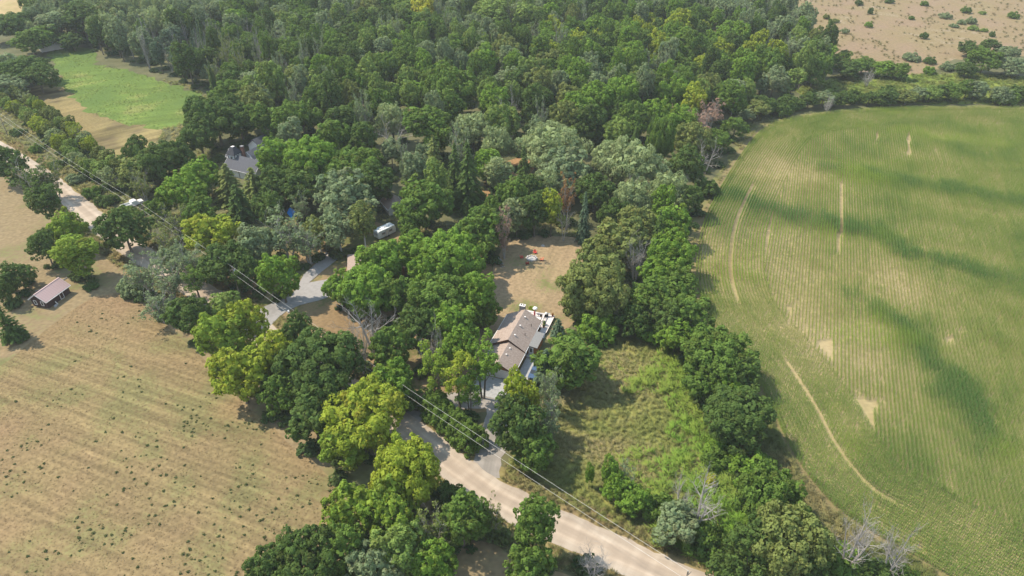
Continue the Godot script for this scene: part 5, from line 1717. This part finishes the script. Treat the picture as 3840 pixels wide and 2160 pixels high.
func timbered_house():
	var t := thing("house", "timbered white house with dark grey roofs and a small tower", "house", Vector3(-90.5, 0, -215.0), -0.46)
	var w := Node3D.new()
	w.name = "main_wing"
	t.add_child(w)
	w.rotation.y = PI / 2
	gable(w, -4.5, 4.0, -3.0, 10.0, -0.8, 3.1, 6.0, 0.5, mat.white, mat.grey_roof, mat.white)
	for z in [0.0, 3.0, 6.0, 8.5]:
		begin()
		bx(Vector3(-4.54, 1.5, z), Vector3(0.06, 3.0, 0.22))
		part("timber", done(), mat.timber_dark, w)
	var n := Node3D.new()
	n.name = "rear_wing"
	t.add_child(n)
	n.position = Vector3(1.2, 0, -5.5)
	gable(n, -4.2, 4.2, -5.0, 3.0, 0.0, 3.2, 6.3, 0.5, mat.white, mat.grey_roof, mat.white)
	# tower
	var tw := Node3D.new()
	tw.name = "tower"
	t.add_child(tw)
	tw.position = Vector3(-1.6, 0, 0.6)
	begin()
	bx(Vector3(0, 3.3, 0), Vector3(3.0, 6.6, 3.0))
	part("wall", done(), mat.white, tw)
	for s in [[Vector3(1.51, 5.0, 0), 0], [Vector3(0, 5.0, 1.51), 1]]:
		for k in 4:
			begin()
			var o := -1.35 + 0.9 * k
			bx(s[0] + (Vector3(0.02, 0, o) if s[1] == 0 else Vector3(o, 0, 0.02)), Vector3(0.08, 3.0, 0.16) if s[1] == 0 else Vector3(0.16, 3.0, 0.08))
			part("timber", done(), mat.timber_dark, tw)
	opening(tw, "window", Vector3(0, 5.2, 1.53), 0.7, 1.2, 0.0, mat.glass_dark, mat.white, 1)
	begin()
	var lo := [Vector3(-1.9, 6.5, -1.9), Vector3(1.9, 6.5, -1.9), Vector3(1.9, 6.5, 1.9), Vector3(-1.9, 6.5, 1.9)]
	var hi := []
	for c in lo: hi.append(Vector3(c.x * 0.3, 8.7, c.z * 0.3))
	hexa(lo + hi)
	part("roof", done(), mat.slate, tw)
	begin()
	bx(Vector3(0, 8.76, 0), Vector3(1.0, 0.12, 1.0))
	part("cap", done(), mat.off_white, tw)
	# side gable by the tower, dormer, chimney
	var sg := Node3D.new()
	sg.name = "side_gable"
	t.add_child(sg)
	sg.position = Vector3(-3.6, 0, -1.6)
	sg.rotation.y = PI / 2
	gable(sg, -1.9, 1.9, -2.2, 1.0, 0.0, 4.6, 6.3, 0.35, mat.white, mat.grey_roof, mat.white)
	var ch := Node3D.new()
	ch.name = "chimney"
	t.add_child(ch)
	begin()
	bx(Vector3(0.4, 4.2, -1.4), Vector3(1.0, 8.4, 0.8))
	part("stack", done(), mat.brick, ch)
	begin()
	bx(Vector3(0.4, 8.5, -1.4), Vector3(1.15, 0.2, 0.95))
	part("cap", done(), mat.flat_roof, ch)
	var dm := Node3D.new()
	dm.name = "dormer"
	t.add_child(dm)
	dm.position = Vector3(4.6, 3.6, -2.0)
	gable(dm, -0.8, 0.8, -1.2, 1.4, 0.0, 1.5, 2.3, 0.2, mat.white, mat.grey_roof, mat.white)
	t = thing("outbuilding", "grey roofed outbuilding behind the timbered house", "outbuilding", Vector3(-88.5, 0, -232.0), -0.5)
	gable(t, -3.2, 3.2, -3.6, 3.6, 0.0, 3.0, 5.6, 0.4, mat.white, mat.grey_roof, mat.grey_roof)

# ---------------------------------------------------------------- vehicles and yard things
func wheel(parent: Node, at: Vector3, r: float, across: Vector3, w: float):
	var n := Node3D.new()
	n.name = "wheel"
	parent.add_child(n, true)
	n.position = at
	begin()
	tube(-across * w / 2, across * w / 2, r, r, 14)
	for s in [-1.0, 1.0]:
		for k in 14:
			var u := across.cross(Vector3.UP)
			tri(across * s * w / 2, across * s * w / 2 + (u * cos(TAU * k / 14) + Vector3.UP * sin(TAU * k / 14)) * r, across * s * w / 2 + (u * cos(TAU * (k + 1) / 14) + Vector3.UP * sin(TAU * (k + 1) / 14)) * r)
	part("tyre", done(), mat.black, n)
	begin()
	tube(-across * (w / 2 + 0.01), across * (w / 2 + 0.01), r * 0.55, r * 0.55, 10)
	part("rim", done(), mat.steel, n)

func profile(pts: Array, w: float, bevel: float):
	# a closed outline (z, y) made solid across x, its rim chamfered
	var n := pts.size()
	var c := Vector2.ZERO
	for p in pts: c += p / n
	for s in [-1.0, 1.0]:
		for k in n:
			var a: Vector2 = pts[k]
			var b: Vector2 = pts[(k + 1) % n]
			var ai := a.lerp(c, bevel / maxf(0.2, a.distance_to(c)))
			var bi := b.lerp(c, bevel / maxf(0.2, b.distance_to(c)))
			quad(Vector3(0, a.y, a.x), Vector3(0, b.y, b.x), Vector3(s * (w / 2 - bevel), b.y, b.x), Vector3(s * (w / 2 - bevel), a.y, a.x))
			quad(Vector3(s * (w / 2 - bevel), a.y, a.x), Vector3(s * (w / 2 - bevel), b.y, b.x), Vector3(s * w / 2, bi.y, bi.x), Vector3(s * w / 2, ai.y, ai.x))
			tri(Vector3(s * w / 2, ai.y, ai.x), Vector3(s * w / 2, bi.y, bi.x), Vector3(s * w / 2, c.y, c.x))

func yard_things():
	# camper: travel trailer with a sloped nose
	var t := thing("camper_trailer", "white travel trailer with roof hatches parked in the shade", "camper", Vector3(-36.2, 0, -171.9), -0.76)
	begin()
	profile([Vector2(-3.1, 0.55), Vector2(-3.2, 1.5), Vector2(-2.95, 2.65), Vector2(-2.6, 2.85), Vector2(2.6, 2.85), Vector2(2.95, 2.7), Vector2(3.2, 1.4), Vector2(3.0, 0.55)], 2.3, 0.1)
	part("body", done(), mat.camper, t)
	for z in [-1.9, 0.3, 1.7]:
		begin()
		bx(Vector3(0.1, 2.93, z), Vector3(0.6, 0.16, 0.6))
		part("roof_hatch", done(), mat.white, t)
	begin()
	bx(Vector3(0, 2.98, -0.7), Vector3(0.8, 0.26, 1.0))
	part("air_conditioner", done(), mat.white, t)
	for z in [-1.2, 1.3]:
		opening(t, "window", Vector3(1.15, 1.8, z), 1.0, 0.5, PI / 2, mat.glass_dark, mat.grey, 1)
	opening(t, "door", Vector3(1.15, 1.5, 0.1), 0.65, 1.7, PI / 2, mat.off_white, mat.grey)
	begin()
	for y in [0.9, 1.25]:
		bx(Vector3(1.155, y, 0), Vector3(0.02, 0.06, 5.8))
	part("stripe", done(), mat.grey, t)
	opening(t, "window", Vector3(0, 1.9, 3.12), 1.4, 0.5, 0.0, mat.grey, mat.grey, 1)
	for x in [-1.0, 1.0]:
		for z in [-0.4, 0.4]:
			wheel(t, Vector3(x, 0.35, z), 0.35, Vector3.RIGHT, 0.22)
	begin()
	beam(Vector3(-0.6, 0.5, -3.0), Vector3(0, 0.5, -4.2), 0.1, 0.1)
	beam(Vector3(0.6, 0.5, -3.0), Vector3(0, 0.5, -4.2), 0.1, 0.1)
	part("tow_bar", done(), mat.black, t)
	# parked car by the walk
	t = thing("parked_car", "dark blue car by the walk, half beneath the porch tree", "car", Vector3(4.9, 0.12, -112.6), HOUSE_TURN + PI)
	begin()
	profile([Vector2(-2.2, 0.35), Vector2(-2.25, 0.8), Vector2(-1.3, 0.95), Vector2(1.5, 0.95), Vector2(2.2, 0.85), Vector2(2.25, 0.4)], 1.8, 0.08)
	part("body", done(), mat.car_blue, t)
	begin()
	profile([Vector2(-1.15, 0.93), Vector2(-0.4, 1.42), Vector2(1.0, 1.42), Vector2(1.7, 0.93)], 1.5, 0.12)
	part("window_band", done(), mat.glass_dark, t)
	begin()
	bx(Vector3(0, 1.43, 0.3), Vector3(1.25, 0.05, 1.35))
	part("roof_panel", done(), mat.car_blue, t)
	for x in [-0.82, 0.82]:
		for z in [-1.35, 1.35]:
			wheel(t, Vector3(x, 0.32, z), 0.32, Vector3.RIGHT, 0.2)
		begin()
		bx(Vector3(x * 0.75, 0.68, -2.22), Vector3(0.35, 0.14, 0.06))
		part("headlight", done(), mat.white, t)
	# pickup with a loaded bed
	t = thing("pickup_truck", "white pickup with a loaded grey bed between yellowing trees", "pickup", Vector3(-116.2, 0, -190.0), -0.72)
	begin()
	profile([Vector2(-2.9, 0.45), Vector2(-2.95, 1.05), Vector2(-1.6, 1.2), Vector2(-0.9, 1.9), Vector2(0.5, 1.9), Vector2(0.7, 1.1), Vector2(0.72, 0.45)], 1.95, 0.1)
	part("cab", done(), mat.white, t)
	begin()
	bx(Vector3(0, 0.7, 2.1), Vector3(1.95, 0.3, 2.7))
	part("bed_floor", done(), mat.grey, t)
	for s in [[Vector3(-0.95, 1.0, 2.1), Vector3(0.1, 0.55, 2.7)], [Vector3(0.95, 1.0, 2.1), Vector3(0.1, 0.55, 2.7)], [Vector3(0, 1.0, 3.4), Vector3(1.78, 0.55, 0.1)]]:
		begin()
		bx(s[0], s[1])
		part("bed_side", done(), mat.white, t)
	begin()
	bx(Vector3(0, 1.55, -1.27), Vector3(1.5, 0.5, 0.05))
	part("windscreen", done(), mat.glass_dark, t)
	for x in [-0.9, 0.9]:
		for z in [-1.9, 2.1]:
			wheel(t, Vector3(x, 0.38, z), 0.38, Vector3.RIGHT, 0.24)
	var o := thing("sack", "grey sack heaped in the pickup's bed", "sack", Vector3(-115.0, 0.87, -188.4))
	begin()
	dome(Vector3.ZERO, 0.45, 0.3)
	part("cloth", done(), mat.flat_roof, o)
	o = thing("tarpaulin_heap", "teal tarpaulin over a heap beside the pickup", "tarpaulin", Vector3(-110.7, 0, -190.4))
	begin()
	dome(Vector3.ZERO, 1.4, 1.2, 5, 11)
	part("sheet", done(), mat.teal, o)
	o = thing("tarpaulin_heap", "bright blue tarpaulin over a heap in the shaded yard", "tarpaulin", Vector3(-65.8, 0, -184.6), 0.6)
	begin()
	hexa([Vector3(-1.3, 0, -1.9), Vector3(1.3, 0, -1.9), Vector3(1.3, 0, 1.9), Vector3(-1.3, 0, 1.9), Vector3(-0.35, 1.5, -1.7), Vector3(0.35, 1.5, -1.7), Vector3(0.5, 1.2, 1.7), Vector3(-0.5, 1.2, 1.7)])
	part("sheet", done(), mat.blue, o)
	# swimming pool under the walnuts
	t = thing("swimming_pool", "round above-ground pool with bright blue water among the walnuts", "pool", Vector3(-23.0, 0, -158.0))
	begin()
	tube(Vector3(0, 0, 0), Vector3(0, 1.2, 0), 3.4, 3.4, 28)
	part("wall", done(), mat.blue, t)
	begin()
	for k in 28:
		var a := TAU * k / 28
		var b := TAU * (k + 1) / 28
		quad(Vector3(cos(a) * 3.3, 1.22, sin(a) * 3.3), Vector3(cos(b) * 3.3, 1.22, sin(b) * 3.3), Vector3(cos(b) * 3.55, 1.22, sin(b) * 3.55), Vector3(cos(a) * 3.55, 1.22, sin(a) * 3.55))
	part("rim", done(), mat.white, t)
	begin()
	disc(Vector3(0, 1.05, 0), 3.39, 28)
	part("water", done(), mat.pool_water, t)
	t = thing("patio_umbrella", "open red umbrella beside the pool among the walnuts", "umbrella", Vector3(-27.4, 0, -153.6))
	begin()
	tube(Vector3.ZERO, Vector3(0, 2.4, 0), 0.03, 0.03, 6)
	part("post", done(), mat.steel, t)
	begin()
	for k in 8:
		tri(Vector3(0, 2.5, 0), Vector3(cos(TAU * k / 8) * 1.4, 1.95, sin(TAU * k / 8) * 1.4), Vector3(cos(TAU * (k + 1) / 8) * 1.4, 1.95, sin(TAU * (k + 1) / 8) * 1.4))
	part("canopy", done(), mat.red, t)
	for k in 2:
		o = thing("lounge_chair", ["white lounge chair by the pool's lawn side", "second white lounge chair by the pool, nearer the house"][k], "chair", Vector3(-19.0 - k * 2.2, 0, -154.0 + k * 0.6), 0.4 + k * 0.5)
		begin()
		bx(Vector3(0, 0.35, 0), Vector3(0.65, 0.08, 1.4))
		part("seat", done(), mat.white, o)
		begin()
		beam(Vector3(0, 0.36, -0.7), Vector3(0, 0.85, -1.15), 0.65, 0.07)
		part("backrest", done(), mat.white, o)
		for c in [Vector2(-0.28, -0.6), Vector2(0.28, -0.6), Vector2(0.28, 0.6), Vector2(-0.28, 0.6)]:
			begin()
			bx(Vector3(c.x, 0.155, c.y), Vector3(0.06, 0.31, 0.06))
			part("leg", done(), mat.white, o)
	# fire pit with its chairs
	t = thing("fire_pit", "ring of pale stones round grey ash on the lawn", "fire pit", Vector3(5.3, 0.04, -159.5))
	begin()
	dome(Vector3.ZERO, 1.35, 0.08, 3, 18)
	part("ash", done(), mat.stone, t)
	for k in 16:
		begin()
		var a := TAU * k / 16
		var r := 1.25 if k % 2 else 1.4
		bx(Vector3(cos(a) * r, 0.16, sin(a) * r), Vector3(0.42, rng.randf_range(0.2, 0.34), 0.36), rng.randf() * TAU)
		part("stone", done(), mat.stone, t)
	var chairs := [["tall backed red garden chair behind the fire pit", Vector3(6.3, 0, -162.2), mat.red, PI * 1.05], ["red garden chair with a pale seat on the hammock side of the fire pit", Vector3(2.6, 0, -159.7), mat.red, PI * 0.55 + PI],
		["faded orange garden chair on the walnut side of the fire pit", Vector3(8.0, 0, -158.6), mat.coral, PI * 0.5], ["dark red garden chair between the fire pit and house", Vector3(4.1, 0, -156.6), plain(Color(0.30, 0.04, 0.03)), 0.15]]
	for c in chairs:
		o = thing("garden_chair", c[0], "chair", c[1], c[3] + PI)
		begin()
		for k in 5:
			beam(Vector3(-0.26 + 0.13 * k, 0.36, -0.22), Vector3(-0.26 + 0.13 * k, 1.0, -0.55), 0.11, 0.04)
		part("backrest", done(), c[2], o)
		begin()
		beam(Vector3(0, 0.42, 0.42), Vector3(0, 0.33, -0.3), 0.62, 0.05)
		part("seat", done(), c[2], o)
		for s in [-0.38, 0.38]:
			begin()
			bx(Vector3(s, 0.6, 0.05), Vector3(0.14, 0.04, 0.8))
			part("armrest", done(), c[2], o)
			begin()
			bx(Vector3(s, 0.29, 0.38), Vector3(0.06, 0.58, 0.08))
			part("leg", done(), c[2], o)
			begin()
			bx(Vector3(s, 0.29, -0.3), Vector3(0.06, 0.58, 0.08))
			part("leg", done(), c[2], o)
	t = thing("hammock", "grey hammock on a metal stand in the lawn's shade", "hammock", Vector3(-3.0, 0, -156.4), 0.35)
	begin()
	for k in 6:
		var a := -1.3 + k * 2.6 / 6
		var b := -1.3 + (k + 1) * 2.6 / 6
		quad(Vector3(-0.6, 0.55 + a * a * 0.28, a), Vector3(0.6, 0.55 + a * a * 0.28, a), Vector3(0.6, 0.55 + b * b * 0.28, b), Vector3(-0.6, 0.55 + b * b * 0.28, b))
	part("bed", done(), mat.flat_roof, t)
	begin()
	for s in [-1.0, 1.0]:
		tube(Vector3(0, 0.06, s * 1.2), Vector3(0, 1.3, s * 2.0), 0.05, 0.05, 6)
		tube(Vector3(-0.7, 0.06, s * 1.2), Vector3(0.7, 0.06, s * 1.2), 0.05, 0.05, 6)
	tube(Vector3(0, 0.06, -1.2), Vector3(0, 0.06, 1.2), 0.05, 0.05, 6)
	part("stand", done(), mat.steel, t)
	o = thing("boulder", "pale boulder lying where sun meets shade behind the fire pit", "boulder", Vector3(8.6, 0, -166.2))
	begin()
	dome(Vector3(0, -0.1, 0), 0.6, 0.5, 3, 7)
	part("stone", done(), mat.stone, o)
	o = thing("boulder", "pale boulder ending the wall by the paved drive", "boulder", Vector3(-55.2, 0, -154.8))
	begin()
	dome(Vector3(0, -0.1, 0), 0.75, 0.7, 3, 7)
	part("stone", done(), mat.stone, o)
	# low wall of blocks along the paved drive
	t = thing("retaining_wall", "low wall of grey blocks along the paved drive", "wall", Vector3(-50.9, 0, -162.0))
	for k in 14:
		begin()
		var p := Vector3(0, 0, 0).lerp(Vector3(-3.4, 0, 6.4), k / 13.0)
		bx(p + Vector3(0, 0.22, 0), Vector3(0.35, rng.randf_range(0.4, 0.5), 0.5), -0.5 + rng.randf_range(-0.05, 0.05))
		part("block", done(), mat.stone, t)
	o = thing("mail_box", "grey mail box on a post at the paved drive's mouth", "mail box", Vector3(-53.6, 0, -134.0), 0.5)
	begin()
	bx(Vector3(0, 0.5, 0), Vector3(0.12, 1.0, 0.12))
	part("post", done(), mat.pole, o)
	begin()
	bx(Vector3(0, 1.1, 0), Vector3(0.4, 0.4, 0.7))
	part("box", done(), mat.steel, o)
	cedar_hedge()

func cedar_hedge():
	var t := thing("cedar_hedge", "clipped cedar hedge between the gravel road and circular drive", "hedge", Vector3(-17.4, 0, -102.6))
	var along := Vector3(9.6, 0, 11.6)
	leaves_begin()
	begin()
	for k in 13:
		var c := along * (k / 12.0)
		var side := Vector3(0.77, 0, -0.64)
		for r in 2:
			var q := c + side * (1.9 if r else -0.6) + Vector3(rng.randf_range(-0.3, 0.3), 0, rng.randf_range(-0.3, 0.3))
			tube(q, q + Vector3(0, 2.5, 0), 0.09, 0.05, 5)
			var tone := rng.randf_range(0.82, 1.12)
			var hh := rng.randf_range(3.6, 4.6)
			for i in 34:
				var a := rng.randf() * TAU
				var y := rng.randf_range(0.1, 1.0)
				var w := 1.75 * sqrt(1.02 - pow(y, 2.4)) * rng.randf_range(0.8, 1.0)
				var d := Vector3(cos(a), 0.2 + y * 0.7, sin(a)).normalized()
				var v := tone * rng.randf_range(0.85, 1.15)
				clump(q + Vector3(cos(a) * w, y * hh, sin(a) * w), rng.randf_range(0.35, 0.55), d, 0.2, 0.85, Color(v * (1.1 if k > 7 else 1.0), v, v))
	part("stems", done(), mat.bark, t)
	part("foliage", leaves_done(), mat.md, t)

# ---------------------------------------------------------------- power line
func power_line():
	var feet := [[Vector3(-188.0, 0, -245.5), "pole standing farthest up the gravel road at the picture's edge"], [Vector3(-103.6, 0, -173.3), "pole with white insulators beside the pickup"],
		[Vector3(-67.6, 0, -141.0), "pole with a pale transformer by the paved drive"], [Vector3(25.5, 0, -59.6), "pole at the bottom edge by the gravel road"]]
	var tops := []
	for i in feet.size():
		var t := thing("utility_pole", "weathered wooden utility " + feet[i][1], "utility pole", feet[i][0], 0.72)
		begin()
		tube(Vector3(0, -0.3, 0), Vector3(0, 9.2, 0), 0.16, 0.11, 9)
		part("post", done(), mat.pole, t)
		if i > 0:
			begin()
			bx(Vector3(0, 8.6, 0.14), Vector3(1.5, 0.12, 0.1))
			part("cross_arm", done(), mat.pole, t)
		for k in 2:
			begin()
			tube(Vector3(0, 9.2 - k * 2.2, 0), Vector3(0, 9.45 - k * 2.2, 0), 0.06, 0.05, 7)
			part("insulator", done(), mat.white, t)
		if i == 2:
			begin()
			tube(Vector3(0.33, 7.6, 0), Vector3(0.33, 8.5, 0), 0.24, 0.24, 12)
			disc(Vector3(0.33, 8.5, 0), 0.24, 12)
			part("transformer", done(), mat.camper, t)
		tops.append(feet[i][0])
	for k in 2:
		var t := thing("power_cable", ["upper pale power cable strung along the gravel road", "lower pale power cable strung along the gravel road"][k], "cable", Vector3(-188.0, 0, -245.5))
		for i in tops.size() - 1:
			begin()
			var a: Vector3 = tops[i] - t.position + Vector3(0, 9.4 - k * 2.2, 0)
			var b: Vector3 = tops[i + 1] - t.position + Vector3(0, 9.4 - k * 2.2, 0)
			var sag := pow(a.distance_to(b) / 124.0, 2.0) * 1.3
			for j in 16:
				var f := j / 16.0
				var g := (j + 1) / 16.0
				tube(a.lerp(b, f) - Vector3(0, sag * 4.0 * f * (1.0 - f), 0), a.lerp(b, g) - Vector3(0, sag * 4.0 * g * (1.0 - g), 0), 0.018, 0.018, 5)
			part("span", done(), mat.wire, t)
